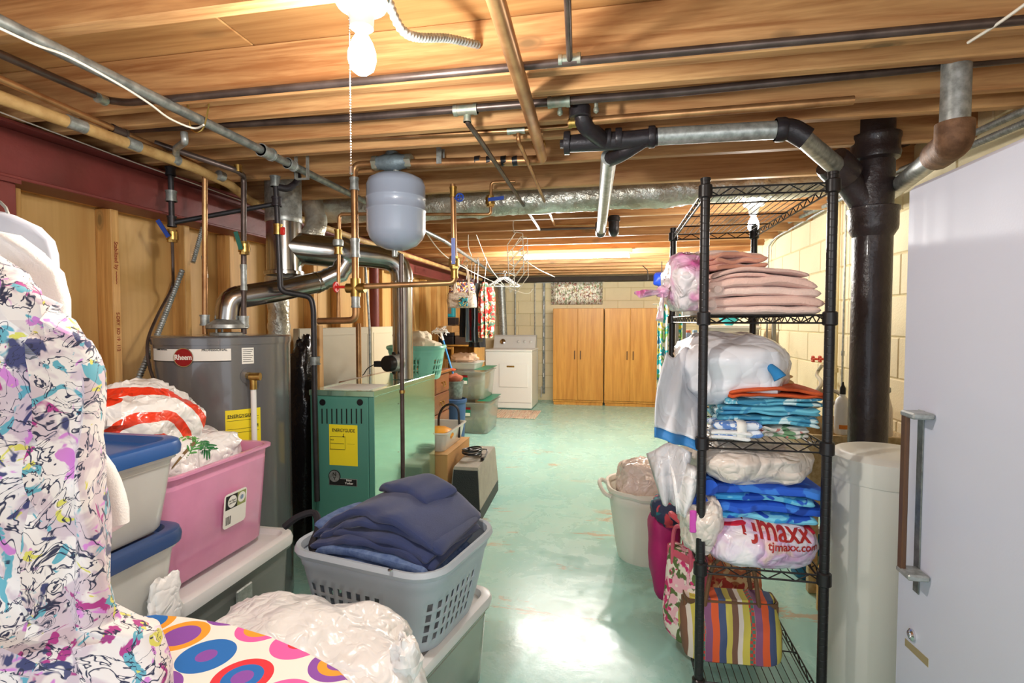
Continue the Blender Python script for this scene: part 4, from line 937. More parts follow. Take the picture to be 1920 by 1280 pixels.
# ---- garments hanging nearest the camera
def garment(rows, Yc, th, width, m, name, label, seed=0, pleats=5, amp=.02, cat='garment'):
    """rows: (py, right-edge px). A hanging garment with pleats, front and back"""
    rings = []; n = 56
    for py, px in rows:
        e = P(px, py, Y=Yc); ring = []
        for i in range(n):
            a = 2*math.pi*i/n; cx_ = math.cos(a); sx_ = math.sin(a)
            x = e.x-width/2+width/2*math.copysign(abs(cx_)**.8, cx_)
            y = Yc+th*math.copysign(abs(sx_)**.8, sx_)
            ph = noise.noise(Vector((x*9+seed, py*.0009, seed)))*2
            y += amp*math.sin(x*pleats*12+ph*3+py*.002)+.012*noise.noise(Vector((x*12, py*.006, seed)))
            ring.append(Vector((x, y, e.z)))
        rings.append(ring)
    return tag(obj(name, loft(rings), m), label, cat)
def interp(rows, step=22):
    out = []
    for (y0, x0), (y1, x1) in zip(rows, rows[1:]):
        m_ = max(1, int(abs(y1-y0)/step))
        for k_ in range(m_): out.append((y0+(y1-y0)*k_/m_, x0+(x1-x0)*k_/m_))
    return out+[rows[-1]]
k = N('floral_blouse'); v = k.coord((1, 1, 1))
base = lin((232, 224, 220)); c = base
dis = k.noise(v, 5, 3, .6, .8)
warp = k.n('ShaderNodeMix', data_type='VECTOR'); warp.inputs[0].default_value = .16; k.set(warp.inputs[4], v); k.set(warp.inputs[5], dis.outputs['Color'])
def patch(c, sc, lo, hi, col, seed):
    n_ = k.noise(k.coord((1, 1, 1), (seed, seed*.7, 0)), sc, 3, .55, 1.2); return k.mix(k.ramp(n_.outputs[0], [(lo, (0, 0, 0, 1)), (hi, (1, 1, 1, 1))]), c, lin(col))
c = patch(c, 13, .50, .56, (206, 188, 196), 5.1)
c = patch(c, 18, .60, .63, (206, 130, 204), 1.3)
c = patch(c, 21, .635, .66, (170, 50, 130), 2.2)
c = patch(c, 20, .62, .64, (96, 168, 186), 3.7)
c = patch(c, 24, .645, .66, (216, 210, 96), 4.4)
c = patch(c, 17, .62, .65, (58, 62, 108), 6.0)
ln = k.noise(warp.outputs[1], 15, 3, .55, 2.2); lw = k.math('ABSOLUTE', k.math('SUBTRACT', ln.outputs[0], .5))
c = k.mix(k.ramp(lw, [(.010, (1, 1, 1, 1)), (.018, (0, 0, 0, 1))]), c, lin((36, 40, 70)))
k.set(k.b.inputs['Base Color'], c); k.p(Roughness=.7, Sheen_Weight=.2)
grey_shirt = mat('pale_grey_cloth', (206, 212, 226), .7); white_shirt = mat('white_knit', (242, 240, 236), .85, bump=.2, bs=300, sheen=.2)
garment(interp([(455, -60), (480, 5), (540, 70), (600, 112), (640, 138), (700, 155), (800, 157), (900, 172), (1000, 185), (1100, 192), (1170, 205), (1200, 262), (1280, 290), (1400, 300)]), .60, .045, .50, k.m, 'floral_blouse', 'sheer white blouse with a navy, purple and pink floral print hanging at far left', 2, 4, .022)
garment(interp([(428, -30), (440, 30), (470, 80), (510, 112), (560, 127), (620, 128), (700, 150), (800, 160), (880, 196), (960, 224), (985, 228), (1000, 205)]), .74, .035, .5, white_shirt, 'white_sweater', 'white knit top hanging behind the floral blouse', 6, 3, .008)
garment(interp([(388, -60), (396, 0), (404, 30), (425, 70), (450, 95), (475, 106), (560, 106), (700, 106)]), .86, .03, .5, grey_shirt, 'grey_shirt', 'pale grey shirt hanging behind the white knit top', 9, 3, .004)
t = thing('clothes_rod', 'metal rod under the joists carrying the clothes that hang at far left', 'rod', (-1.27, .2, 1.62))
obj('rod', cyl((-1.27, -.6, 1.62), (-1.27, .87, 1.62), .012, 10), 'galv', t)
for y_ in (-.2, .68): obj('rod_hanger', cyl((-1.27, y_, 1.62), (-1.27, y_, ZJ-.001), .006, 8), 'galv', t)
for y_, z_, lab_ in ((.60, 1.40, 'hanger carrying the floral blouse'), (.74, 1.45, 'hanger carrying the white knit top'), (.86, 1.50, 'hanger carrying the pale grey shirt')):
    tag(obj('clothes_hanger', J(tube(curve([(-1.20, y_, z_), (-1.21, y_, z_+.08), (-1.29, y_, 1.622), (-1.27, y_, 1.637), (-1.25, y_, 1.62)], 5), .003, 6), tube([(-1.40, y_, z_-.07), (-1.20, y_, z_), (-1.13, y_, z_-.03)], .006, 6)), 'galv'), 'metal '+lab_+' on the rod', 'hanger')
# ================================================================ boiler and what stands behind it
BX0, BX1, BY0, BY1, BZ = -1.525, -1.175, 2.44, 3.35, 1.0
bo = thing('boiler', 'green metal boiler with a yellow energy label on its front', 'boiler', ((BX0+BX1)/2, 2.9, 0))
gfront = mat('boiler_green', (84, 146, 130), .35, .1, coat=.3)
gside = mat('boiler_green_floor_sheen', (168, 208, 182), .14, .75, coat=.5)  # paler than the front: the floor's reflection is put into this colour
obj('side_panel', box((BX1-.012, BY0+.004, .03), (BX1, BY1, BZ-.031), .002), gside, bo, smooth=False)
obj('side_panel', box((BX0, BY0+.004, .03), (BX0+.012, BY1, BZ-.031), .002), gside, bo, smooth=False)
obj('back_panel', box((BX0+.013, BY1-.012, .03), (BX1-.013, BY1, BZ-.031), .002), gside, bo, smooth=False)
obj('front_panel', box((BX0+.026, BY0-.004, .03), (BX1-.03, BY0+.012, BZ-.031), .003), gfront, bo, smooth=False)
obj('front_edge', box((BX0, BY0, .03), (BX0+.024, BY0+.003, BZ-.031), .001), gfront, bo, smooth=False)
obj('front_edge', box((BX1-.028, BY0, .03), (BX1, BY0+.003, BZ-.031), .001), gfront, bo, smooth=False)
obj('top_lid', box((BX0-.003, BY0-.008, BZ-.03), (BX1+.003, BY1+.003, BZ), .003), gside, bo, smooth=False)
obj('base', box((BX0+.02, BY0+.03, .0005), (BX1-.02, BY1-.02, .031)), 'black', bo, smooth=False)
FB = lambda px, py: P(px, py, Y=BY0-.004)
for px in (605, 675):
    q = FB(px, 754); obj('sight_hole', X(lathe([(.0155, -.004), (.0165, .0), (.0165, .003), (.0145, .003), (.0145, .0005), (.001, .0005)], (0, 0, 0), 20), face(q, (1, 0, 0), (0, 0, 1))), 'black', bo)
for i in range(9):
    px = 604+i*9.2; a, b = FB(px-1.2, 766), FB(px+1.2, 794); obj('vent_slot', box((a.x, BY0-.0055, b.z), (b.x, BY0-.0035, a.z)), 'dark', bo, smooth=False)
a, b = FB(617, 795), FB(671, 874)
lbz = obj('energy_label', box((a.x, BY0-.0052, b.z), (b.x, BY0-.0035, a.z)), 'yellow', bo, smooth=False)
cx_ = (a.x+b.x)/2
FT = lambda px, py: face(Vector((FB(px, py).x, BY0-.0054, FB(px, py).z)), (1, 0, 0), (0, 0, 1))
text('ENERGYGUIDE', .0235, 'ink', FT(644, 807), bo, ext=.0003, sx=.8)
q = FT(644, 815); obj('label_arrow', X(J(box((-.0015, -.008, 0), (.0015, .006, .0004)), ([Vector((-.006, -.006, .0002)), Vector((.006, -.006, .0002)), Vector((0, -.014, .0002))], [(0, 1, 2)])), q), 'ink', bo, smooth=False)
text('84.0', .010, 'ink', FT(623, 824), bo, ext=.0003)
for (x0_, y0_, x1_, y1_) in ((619, 818, 647, 818.6), (619, 842, 647, 842.6), (619, 818, 619.6, 842), (647, 818, 647.6, 842), (620, 831, 645, 831.6), (651, 832, 665, 832.8)):
    p_, q_ = FB(x0_, y0_), FB(x1_, y1_); obj('label_rule', box((p_.x, BY0-.0057, min(p_.z, q_.z)), (q_.x+.0006, BY0-.005, max(p_.z, q_.z)+.0006)), 'ink', bo, smooth=False)
bd = FT(640, 903)
a, b = FB(617, 895), FB(670, 912)
obj('name_plate', box((a.x, BY0-.0065, b.z), (b.x, BY0-.003, a.z), .001), 'galv', bo, smooth=False)
obj('name_plate_face', box((a.x+.003, BY0-.0072, b.z+.003), (b.x-.003, BY0-.006, a.z-.003)), 'ink', bo, smooth=False)
cm = face(Vector((FB(628, 892).x, BY0-.007, FB(628, 892).z)), (1, 0, 0), (0, 0, 1))
obj('badge_ring', disc(cm, [Vector((.033*math.cos(i*.2618), .033*math.sin(i*.2618), 0)) for i in range(24)], .002), 'ink', bo)
obj('badge_disc', disc(cm, [Vector((.029*math.cos(i*.2618), .029*math.sin(i*.2618), 0)) for i in range(24)], .003), 'galv', bo)
text('N', .026, 'ink', cm @ Matrix.Translation((0, .010, .0031)), bo, ext=.0003); text('Y', .026, 'ink', cm @ Matrix.Translation((0, -.012, .0031)), bo, ext=.0003)
text('New\nYorker', .0155, 'paper', face(Vector((FB(655, 903).x, BY0-.0074, FB(655, 903).z)), (1, 0, 0), (0, 0, 1)), bo, ext=.0003)
for i in range(3): obj('screw', lathe([(.004, -.001), (.004, .001), (.002, .002)], P(748, 757+i*90, X=BX1+.002), 8), 'chrome', bo)
tag(obj('instruction_sheet', box((BX0+.06, BY0+.03, BZ+.0005), (BX1-.04, BY0+.26, BZ+.0025)), 'paper', smooth=False), 'white instruction sheets lying on the front of the boiler top', 'paper')
# black wrapped bundle between heater and boiler
q = P(568, 800, Y=2.85)
tag(obj('black_wrapped_bundle', J(blob((q.x, 2.85, .62), (.10, .10, .62), .08, 6, 31, 36, 40, .7, .02, .06, 22)), mat('black_bag_plastic', (24, 22, 24), .22, bump=.7, bs=18)), 'tall black plastic wrapped bundle between the water heater and the boiler', 'bundle')
# panels leaning on the studs
gp = mat('beige_grey_panel', (176, 170, 152), .4); cp = mat('cream_panel', (216, 208, 180), .45)
for (y0, y1, m_, x_, lab_) in ((3.27, 4.33, gp, -2.12, 'big beige-grey sheet metal panel leaning on the studs behind the boiler'), (4.335, 5.0, cp, -2.10, 'cream panel leaning on the studs right of the beige-grey one')):
    t = thing('metal_sheet', lab_, 'sheet metal', (x_, (y0+y1)/2, 0))
    obj('sheet', box((x_-.05, y0, .0005), (x_, y1, 1.30), .006), m_, t, smooth=False)
    obj('raised_border', J(box((x_, y0+.03, 1.24), (x_+.004, y1-.03, 1.25)), box((x_, y0+.03, .05), (x_+.004, y0+.04, 1.24)), box((x_, y1-.04, .05), (x_+.004, y1-.03, 1.24))), m_, t, smooth=False)
# wooden upright beside the black gas pipe
q = P(597, 690, Y=2.62)
tag(obj('wood_strip', box((q.x-.008, 2.62, .0005), (q.x+.008, 2.66, P(597, 610, Y=2.62).z), .002), 'stud', smooth=False), 'thin pine strip standing behind the black gas pipe', 'strip')
# dresser
DX, DY0, DY1, DZ = -1.54, 3.62, 4.82, .90
dr = thing('dresser', 'brown wooden dresser with brass pulls behind the boiler', 'dresser', (DX-.24, 4.2, 0))
dwood = wood('dresser_wood', (134, 82, 52), (106, 62, 38), 1, .8, .35, False); dtop = wood('dresser_top_wood', (160, 104, 64), (130, 80, 46), 1, .6, .2, False)
obj('carcass', box((DX-.46, DY0, .0005), (DX-.012, DY1, DZ-.03), .004), dwood, dr, smooth=False)
obj('top', box((DX-.48, DY0-.02, DZ-.03), (DX+.02, DY1+.02, DZ), .008), dtop, dr, smooth=False)
rows_ = [(.70, .86, 3), (.52, .69, 1), (.31, .51, 1), (.07, .30, 1)]
for z0, z1, n_ in rows_:
    for i in range(n_):
        ya, yb = DY0+.02+(DY1-DY0-.04)*i/n_, DY0+.02+(DY1-DY0-.04)*(i+1)/n_
        d_ = obj('drawer', box((DX-.013, ya+.006, z0), (DX+.004, yb-.006, z1), .005), dwood, dr, smooth=False)
        for yc in ((ya+yb)/2,) if n_ == 3 else (ya+.22*(yb-ya), ya+.8*(yb-ya)):
            zc_ = (z0+z1)/2; x_ = DX+.005
            obj('pull', J(cyl((x_, yc-.035, zc_+.01), (x_+.014, yc-.035, zc_+.01), .008, 8), cyl((x_, yc+.035, zc_+.01), (x_+.014, yc+.035, zc_+.01), .008, 8), tube(curve([(x_+.012, yc-.035, zc_+.01), (x_+.018, yc-.03, zc_-.02), (x_+.018, yc, zc_-.028), (x_+.018, yc+.03, zc_-.02), (x_+.012, yc+.035, zc_+.01)], 4), .005, 6)), 'brass', d_)
        if n_ == 1: obj('key_plate', lathe([(.006, -.014), (.009, 0), (.006, .014)], (DX+.003, ya+.62*(yb-ya), z1-.05), 8), 'brass', d_)
# teal basket of towels on the dresser
tb = basket('laundry_basket', 'teal laundry basket with cream towels on the dresser', (P(782, 660, Y=3.95).x, 3.95), .42, .34, DZ+.001, DZ+.26, mat('teal_basket', (130, 202, 184), .4), .2, .82, True, 3)
tag(obj('cream_towel', J(blob((P(782, 640, Y=3.95).x, 3.95, DZ+.24), (.17, .14, .12), .2, 4, 41, 40, 26, .9, .2, .1, 7)), mat('cream_towelling', (232, 220, 194), .9, var=.1, bump=.3, bs=90)), 'heap of cream towels filling the teal basket', 'towel')
q = P(800, 632, Y=4.3)
tag(obj('wooden_cane', tube([P(780, 640, Y=4.1), P(805, 628, Y=4.3)], [.018, .022], 10), mat('pale_wood', (196, 160, 124), .5)), 'short round wooden rod sticking out over the teal basket', 'rod')
# pine hutch with lattice door
q = P(815, 640, Y=6.1)
hx1 = P(851, 650, Y=6.75).x
pine = wood('pine', (218, 166, 84), (192, 136, 60), 2, .9, .5)
hu = thing('pine_cabinet', 'pine cabinet with a lattice door behind the dresser', 'cabinet', (hx1-.15, 6.9, 0))
hx0 = P(815, 650, Y=6.75).x; hz = P(830, 646, Y=6.75).z
obj('side', box((hx0-.02, 6.73, .0005), (hx0, 7.25, P(812, 612, Y=6.75).z), .004), pine, hu, smooth=False)
obj('top', box((hx0, 6.73, hz-.02), (hx1+.30, 7.25, hz), .004), pine, hu, smooth=False)
obj('side', box((hx1+.28, 6.73, .0005), (hx1+.30, 7.25, hz-.021), .004), pine, hu, smooth=False)
obj('back', box((hx0+.001, 7.23, .0005), (hx1+.279, 7.249, hz-.021)), pine, hu, smooth=False)
for z_ in (.05, .45): obj('shelf', box((hx0+.001, 6.76, z_), (hx1+.279, 7.22, z_+.018)), pine, hu, smooth=False)
ld = obj('lattice_door', J(box((hx0+.003, 6.73, .08), (hx0+.033, 6.752, hz-.03), .003), box((hx1-.03, 6.73, .08), (hx1, 6.752, hz-.03), .003), box((hx0+.033, 6.73, hz-.06), (hx1-.03, 6.752, hz-.03), .003), box((hx0+.033, 6.73, .08), (hx1-.03, 6.752, .12), .003)), pine, hu, smooth=False)
obj('lattice_bar', box(((hx0+hx1)/2-.008, 6.735, .12), ((hx0+hx1)/2+.008, 6.748, hz-.06)), pine, ld, smooth=False)
for i in range(5): z_ = .12+(hz-.18)*(i+1)/6; obj('lattice_bar', box((hx0+.033, 6.736, z_-.008), (hx1-.03, 6.747, z_+.008)), pine, ld, smooth=False)
def simple_box(name, label, cat, a, b, m, bev=.004, lid=None):
    t = thing(name, label, cat, ((a[0]+b[0])/2, (a[1]+b[1])/2, min(a[2], b[2])))
    z0, z1 = min(a[2], b[2]), max(a[2], b[2])
    if lid:
        obj('box_body', box((a[0], a[1], z0), (b[0], b[1], z1-.03*(z1-z0)/.1), bev), m, t, smooth=False)
        obj('box_lid', box((a[0]-.004, a[1]-.004, z1-.029*(z1-z0)/.1), (b[0]+.004, b[1]+.004, z1), bev), lid, t, smooth=False)
    else:
        obj('box_body', box((a[0], a[1], z0), (b[0], b[1], z1), bev), m, t, smooth=False)
        obj('tape_strip', box(((a[0]+b[0])/2-.02, a[1]-.001, z1-.03), ((a[0]+b[0])/2+.02, b[1]+.001, z1+.001)), 'paper', t, smooth=False)
    return t
card = mat('cardboard', (190, 146, 92), .75, var=.1); bcard = mat('black_box_card', (30, 28, 30), .5); tealc = mat('teal_card', (40, 150, 164), .5)
simple_box('shoe_box', 'black box on the left of the pine cabinet top', 'box', (hx0+.03, 6.78, hz+.001), (hx1-.02, 7.1, hz+.16), bcard, lid=bcard)
simple_box('shoe_box', 'open cardboard box with papers above the black box on the pine cabinet', 'box', (hx0+.03, 6.78, hz+.162), (hx1-.03, 7.08, hz+.25), card)
simple_box('shoe_box', 'dark box with a white label beside the black one on the pine cabinet', 'box', (hx1+.0, 6.8, hz+.001), (hx1+.2, 7.1, hz+.17), mat('brown_black_card', (70, 56, 46), .5), lid=card)
a, b = P(817, 592, Y=7.15), P(852, 563, Y=7.15)
t = thing('blanket_pack', 'teal-edged packaged bedding on the wall above the pine cabinet', 'package', (a.x, 7.2, a.z))
obj('pack_body', box((a.x, 7.10, a.z-.02), (b.x, 7.22, b.z), .01), tealc, t, smooth=False)
obj('pack_window', box((a.x+.015, 7.096, a.z+.03), (b.x-.03, 7.10, b.z-.07)), mat('brown_print', (140, 110, 84), .5), t, smooth=False)
simple_box('basket_box', 'dark woven box with an orange zigzag under the teal package', 'box', (a.x, 7.06, hz+.27), (b.x+.04, 7.24, a.z-.025), mat('dark_weave', (40, 30, 28), .8))
# wall shelf that carries the two upper packages
tag(obj('wall_shelf', J(box((a.x-.03, 7.04, hz+.255), (b.x+.1, 7.27, hz+.268), .002), box((a.x-.03, 7.255, .0005), (a.x-.01, 7.27, hz+.254)), box((b.x+.08, 7.27, .0005), (b.x+.1, 7.29, hz+.254))), 'darkwood', smooth=False), 'dark shelf board behind the boxes on the pine cabinet', 'shelf')
# mop with blue handle
t = thing('floor_mop', 'mop with a blue handle leaning on the pine cabinet', 'mop', P(849, 700, Y=5.6))
m0, m1, m2 = P(826, 622, Y=5.75), P(831, 638, Y=5.72), P(848, 696, Y=5.6)
obj('handle', tube([m1, m2, m2+(m2-m1)*1.2], .011, 10), mat('blue_handle_paint', (40, 130, 196), .4), t)
obj('grip', tube([m0, m1], .014, 10), 'white', t)
obj('mop_head', J(tube([m0+Vector((-.07, 0, -.02)), m0, m0+Vector((.07, 0, .03))], [.008, .016, .008], 8), *[tube(curve([m0+Vector((random.uniform(-.06, .06), 0, 0)), m0+Vector((random.uniform(-.09, .09), random.uniform(-.03, .03), random.uniform(.0, .05))), m0+Vector((random.uniform(-.12, .12), random.uniform(-.04, .04), random.uniform(-.08, .02)))], 3), .005, 5) for i in range(16)]), 'white', t)
q = P(846, 693, Y=5.55)
tag(obj('red_dustpan', blob(q, (.05, .04, .015), .1, 4, 2, 20, 10), mat('red_orange_plastic', (214, 76, 40), .4)), 'small red-orange plastic scoop on the dresser corner', 'tool')
# blue bin, silver pail
q = P(852, 800, Y=5.25); bx_ = q.x
tag(obj('trash_can', J(lathe([(.10, .0005), (.12, .50), (.132, .51), (.132, .54), (.12, .545), (.115, .5), (.09, .02)], (bx_, 5.25, 0), 24)), mat('blue_bin_plastic', (52, 82, 122), .45)), 'tall blue plastic bin between the dresser and the clear green-lidded bins', 'bin')
t = thing('metal_pail', 'grey metal pail with a red rim standing on the blue bin', 'pail', (bx_, 5.25, .55))
obj('pail_body', lathe([(.08, .0), (.10, .17), (.104, .175), (.104, .185), (.09, .18), (.07, .01)], (bx_, 5.25, .547), 20), 'galvdark', t)
obj('pail_filling', blob((bx_, 5.25, .75), (.08, .08, .05), .15, 4, 3, 20, 14), mat('rust_cloth', (150, 84, 60), .8), t)
# clear bins with green lids
gl = mat('green_lid_plastic', (30, 122, 92), .35)
def clearbin(c, w, d, z0, z1, label, seed):
    t = thing('clear_bin', label, 'storage bin', (c[0], c[1], z0))
    tote(t, c, w, d, z0, z1-.012, clearg, None, .86, .018, r=.05)
    obj('lid_rim', loft([rr(w+.02, d+.02, .06, z1-.0115), rr(w+.05, d+.05, .07, z1-.011), rr(w+.05, d+.05, .07, z1+.005), rr(w+.02, d+.02, .06, z1+.01), rr(w-.06, d-.06, .04, z1+.008)]), mat('frosted_rim', (200, 214, 204), .35, trans=.2), t)
    obj('lid_stripe', box((c[0]+w*.18, c[1]-d/2-.01, z1+.0085), (c[0]+w*.5+.02, c[1]+d/2+.01, z1+.0125), .002), gl, t, smooth=False)
    Mx = face((c[0]-w*.12, c[1]-d/2*.965, z0+(z1-z0)*.68), (1, 0, 0), (0, -.12, 1))
    obj('brand_label', X(box((-.05, -.055, 0), (.05, .055, .002)), Mx), gl, t, smooth=False)
    obj('brand_label_band', X(box((-.05, .03, .002), (.05, .055, .003)), Mx), badge, t, smooth=False)
    obj('brand_label_panel', X(box((-.042, -.05, .002), (.042, -.012, .003)), Mx), 'paper', t, smooth=False)
    obj('contents', box((c[0]-w*.36, c[1]-d*.36, z0+.02), (c[0]-.02, c[1]+d*.3, z0+(z1-z0)*.42), .006), mat('white_carton', (226, 214, 186), .6), t, smooth=False)
    obj('contents', blob((c[0]+w*.16, c[1]-.02, z0+(z1-z0)*.3), (w*.2, d*.3, (z1-z0)*.25), .2, 4, seed, 20, 14, .7), mat('straw_contents', (216, 206, 140), .7), t)
clearbin((-1.66, 6.32), .44, .62, .0005, .395, 'clear bin with a green-striped lid standing on the floor', 3)
clearbin((-1.70, 6.32), .42, .60, .41, .765, 'clear bin with a green-striped lid stacked on the other one', 5)
t = thing('plastic_tray', 'clear tray with cloths on top of the green-lidded bins', 'tray', (-1.78, 6.2, .78))
tote(t, (-1.76, 6.2), .36, .40, .779, .86, clearm, None, .85, .008, r=.03)
obj('cloths', blob((-1.80, 6.25, .90), (.15, .14, .06), .25, 5, 6, 30, 18, .8, .2, .1, 8), mat('peach_cloth', (238, 206, 178), .8), t)
# dryer
DRX0, DRX1, DRY0, DRY1 = -1.94, -1.21, 7.88, 8.56
dy = thing('clothes_dryer', 'white clothes dryer with a silver control panel by the back wall', 'dryer', (-1.575, 8.2, 0))
obj('body', box((DRX0, DRY0, .012), (DRX1, DRY1, .88), .01), 'enamel', dy, smooth=False)
obj('top', box((DRX0-.004, DRY0-.01, .882), (DRX1+.004, DRY1, .915), .01), 'enamel', dy, smooth=False)
sil = mat('silver_panel', (208, 208, 204), .35, .05)
cn = obj('console', loft([[Vector((x_, y_, z_)) for y_, z_ in ((DRY1-.20, .916), (DRY1-.12, 1.10), (DRY1-.09, 1.125), (DRY1-.01, 1.125), (DRY1-.01, .916))] for x_ in (DRX0+.02, DRX0+.035, DRX1-.035, DRX1-.02)]), sil, dy, smooth=False)
for x_, r_, m_ in ((DRX0+.17, .045, 'chrome'), (DRX1-.30, .022, sil), (DRX1-.20, .022, sil), (DRX1-.10, .022, sil)):
    Mk = face((x_, DRY1-.163, 1.015), (1, 0, 0), (0, .4, .92))
    obj('knob', X(lathe([(r_, -.002), (r_, .012), (r_*.6, .022), (.002, .024)], (0, 0, 0), 18), Mk), m_, cn)
dd_ = obj('door', box((-1.72, DRY0-.012, .34), (DRX1-.06, DRY0-.0005, .70), .006), 'enamel', dy, smooth=False)
obj('door_handle', box((-1.60, DRY0-.02, .645), (-1.48, DRY0-.0125, .67), .004), 'brass', dd_, smooth=False)
obj('kick_line', box((DRX0+.01, DRY0-.002, .10), (DRX1-.01, DRY0-.0001, .105)), 'galvdark', dy, smooth=False)
dv = P(942, 560, Y=8.72)
t = pipe('dryer_vent', 'silver dryer vent pipe rising behind the dryer', [(dv.x+.03, 8.72, .85), (dv.x-.02, 8.72, 1.98)], .066, 'galv', 'vent', n=20)
tag(obj('thin_wall_pipe', cyl((P(966, 540, Y=8.86).x, 8.86, .9), (P(966, 540, Y=8.86).x, 8.86, 2.0), .012, 8), 'galvdark'), 'thin dark pipe on the back wall beside the dryer vent', 'pipe')
# rag rug
k = N('rag_rug'); wv = k.n('ShaderNodeTexNoise', Scale=1.0, Detail=2.0); k.set(wv.inputs['Vector'], k.coord((26, 1.5, 1), (0, 0, .1)))
k.set(k.b.inputs['Base Color'], k.ramp(wv.outputs[0], [(.3, (120, 92, 76)), (.45, (226, 214, 192)), (.55, (196, 160, 136)), (.65, (238, 230, 214)), (.75, (110, 110, 110))])); k.p(Roughness=.95)
r0, r1 = (-1.85, 7.12), (-1.05, 7.78)
rug = sheet(lambda u, v: (r0[0]+(r1[0]-r0[0])*u, r0[1]+(r1[1]-r0[1])*v, .006+.004*noise.noise(Vector((u*6, v*5, 0)))), 24, 16)
tag(obj('rag_rug', rug, k.m, solid=.009), 'striped rag rug on the floor in front of the dryer', 'rug')
# wardrobe cabinets
cw = wood('oak_veneer', (220, 160, 72), (188, 124, 44), 2, .55, .4, False, .03, 1.2)
for i, (x0, x1) in enumerate(((-.955, -.15), (-.135, .67))):
    t = thing('wardrobe', ('left' if i == 0 else 'right')+' oak-veneer two-door wardrobe against the back wall', 'wardrobe', ((x0+x1)/2, 8.66, 0))
    obj('carcass', box((x0, 8.465, .05), (x1, 8.885, 1.555), .004), cw, t, smooth=False)
    obj('plinth', box((x0+.01, 8.48, .0005), (x1-.01, 8.88, .05)), cw, t, smooth=False)
    xm = (x0+x1)/2-.005
    for j, (a, b) in enumerate(((x0+.002, xm-.0015), (xm+.0015, x1-.002))):
        d_ = obj('door', box((a, 8.447, .085), (b, 8.464, 1.552), .003), cw, t, smooth=False)
        hx_ = b-.045 if j == 0 else a+.045
        obj('handle', J(box((hx_-.006, 8.43, .74), (hx_+.006, 8.438, .88), .003), box((hx_-.004, 8.438, .745), (hx_+.004, 8.447, .755)), box((hx_-.004, 8.438, .865), (hx_+.004, 8.447, .875))), 'blackiron', d_, smooth=False)
# window and curtain
wx0, wx1 = -1.0, -.2
wn = struct('window_1', J(box((wx0, 8.872, 1.66), (wx1, 8.888, 1.70)), box((wx0, 8.872, 1.96), (wx1, 8.888, 1.995)), box((wx0, 8.872, 1.70), (wx0+.04, 8.888, 1.96)), box((wx1-.04, 8.872, 1.70), (wx1, 8.888, 1.96))), 'white', smooth=False)
e = N('daylight_pane'); e.p(Emission_Strength=2.2); e.set(e.b.inputs['Emission Color'], (.95, .98, 1, 1))
obj('pane', box((wx0+.04, 8.876, 1.70), (wx1-.04, 8.884, 1.96)), e.m, wn, smooth=False)
def print_cloth(name, base, cols, sc=24, seed=0, thr=.57, trans=0.0):
    k = N(name); c = lin(base)
    for i, col in enumerate(cols):
        n_ = k.noise(k.coord((1, 1, 1), (seed+i*1.7, i*.9, seed)), sc*(1+.13*i), 2, .5, .6); c = k.mix(k.ramp(n_.outputs[0], [(thr, (0, 0, 0, 1)), (thr+.03, (1, 1, 1, 1))]), c, lin(col))
    k.set(k.b.inputs['Base Color'], c); k.p(Roughness=.8, Transmission_Weight=trans); return k.m
cur = print_cloth('floral_curtain', (240, 236, 222), [(206, 190, 150), (186, 110, 96), (150, 166, 126), (140, 112, 96)], 22, 1.0, .58, .35)
def curtain(x0, x1, y, z0, z1, n, amp, seed=0):
    return sheet(lambda u, v: (x0+(x1-x0)*u, y+amp*math.sin(u*n*2*math.pi+.8*noise.noise(Vector((u*9, v, seed)))), z0+(z1-z0)*v), n*10, 8)
tag(obj('window_curtain', curtain(-1.03, -.18, 8.845, 1.63, 2.0, 13, .012), cur, solid=.002), 'small gathered floral curtain over the basement window', 'curtain')
tag(obj('curtain_rod', cyl((-1.28, 8.845, 2.0), (-.15, 8.845, 2.0), .006, 8), 'white'), 'thin white curtain rod above the basement window', 'rod')
q = P(1088, 700, Y=8.86)
a = P(1003, 530, Y=8.87); b = P(1020, 530, Y=8.87)
t = thing('wall_conduit', 'thin grey conduit with a small box running down the back wall', 'conduit', (a.x, 8.87, 1.0))
obj('conduit_run', cyl((a.x, 8.87, 1.1), (a.x, 8.87, 2.0), .009, 8), 'galv', t)
obj('outlet_box', box((a.x-.03, 8.855, .98), (a.x+.03, 8.892, 1.1), .004), 'galv', t, smooth=False)
t = thing('metal_channel', 'slotted grey metal channel on the back wall left of the wardrobes', 'channel', (b.x, 8.88, .2))
obj('channel', box((b.x-.02, 8.862, .12), (b.x+.02, 8.892, 2.0), .002), 'galvdark', t, smooth=False)
for i in range(7): obj('slot', box((b.x-.006, 8.861, .4+i*.23), (b.x+.006, 8.863, .47+i*.23)), 'white', t, smooth=False)
tag(obj('baseboard_heater', J(box((-1.2, 8.80, .06), (b.x-.03, 8.892, .24), .01), box((-1.2, 8.79, .18), (b.x-.03, 8.80, .22), .004)), 'enamel', smooth=False), 'low white heater on the back wall beside the dryer', 'heater')
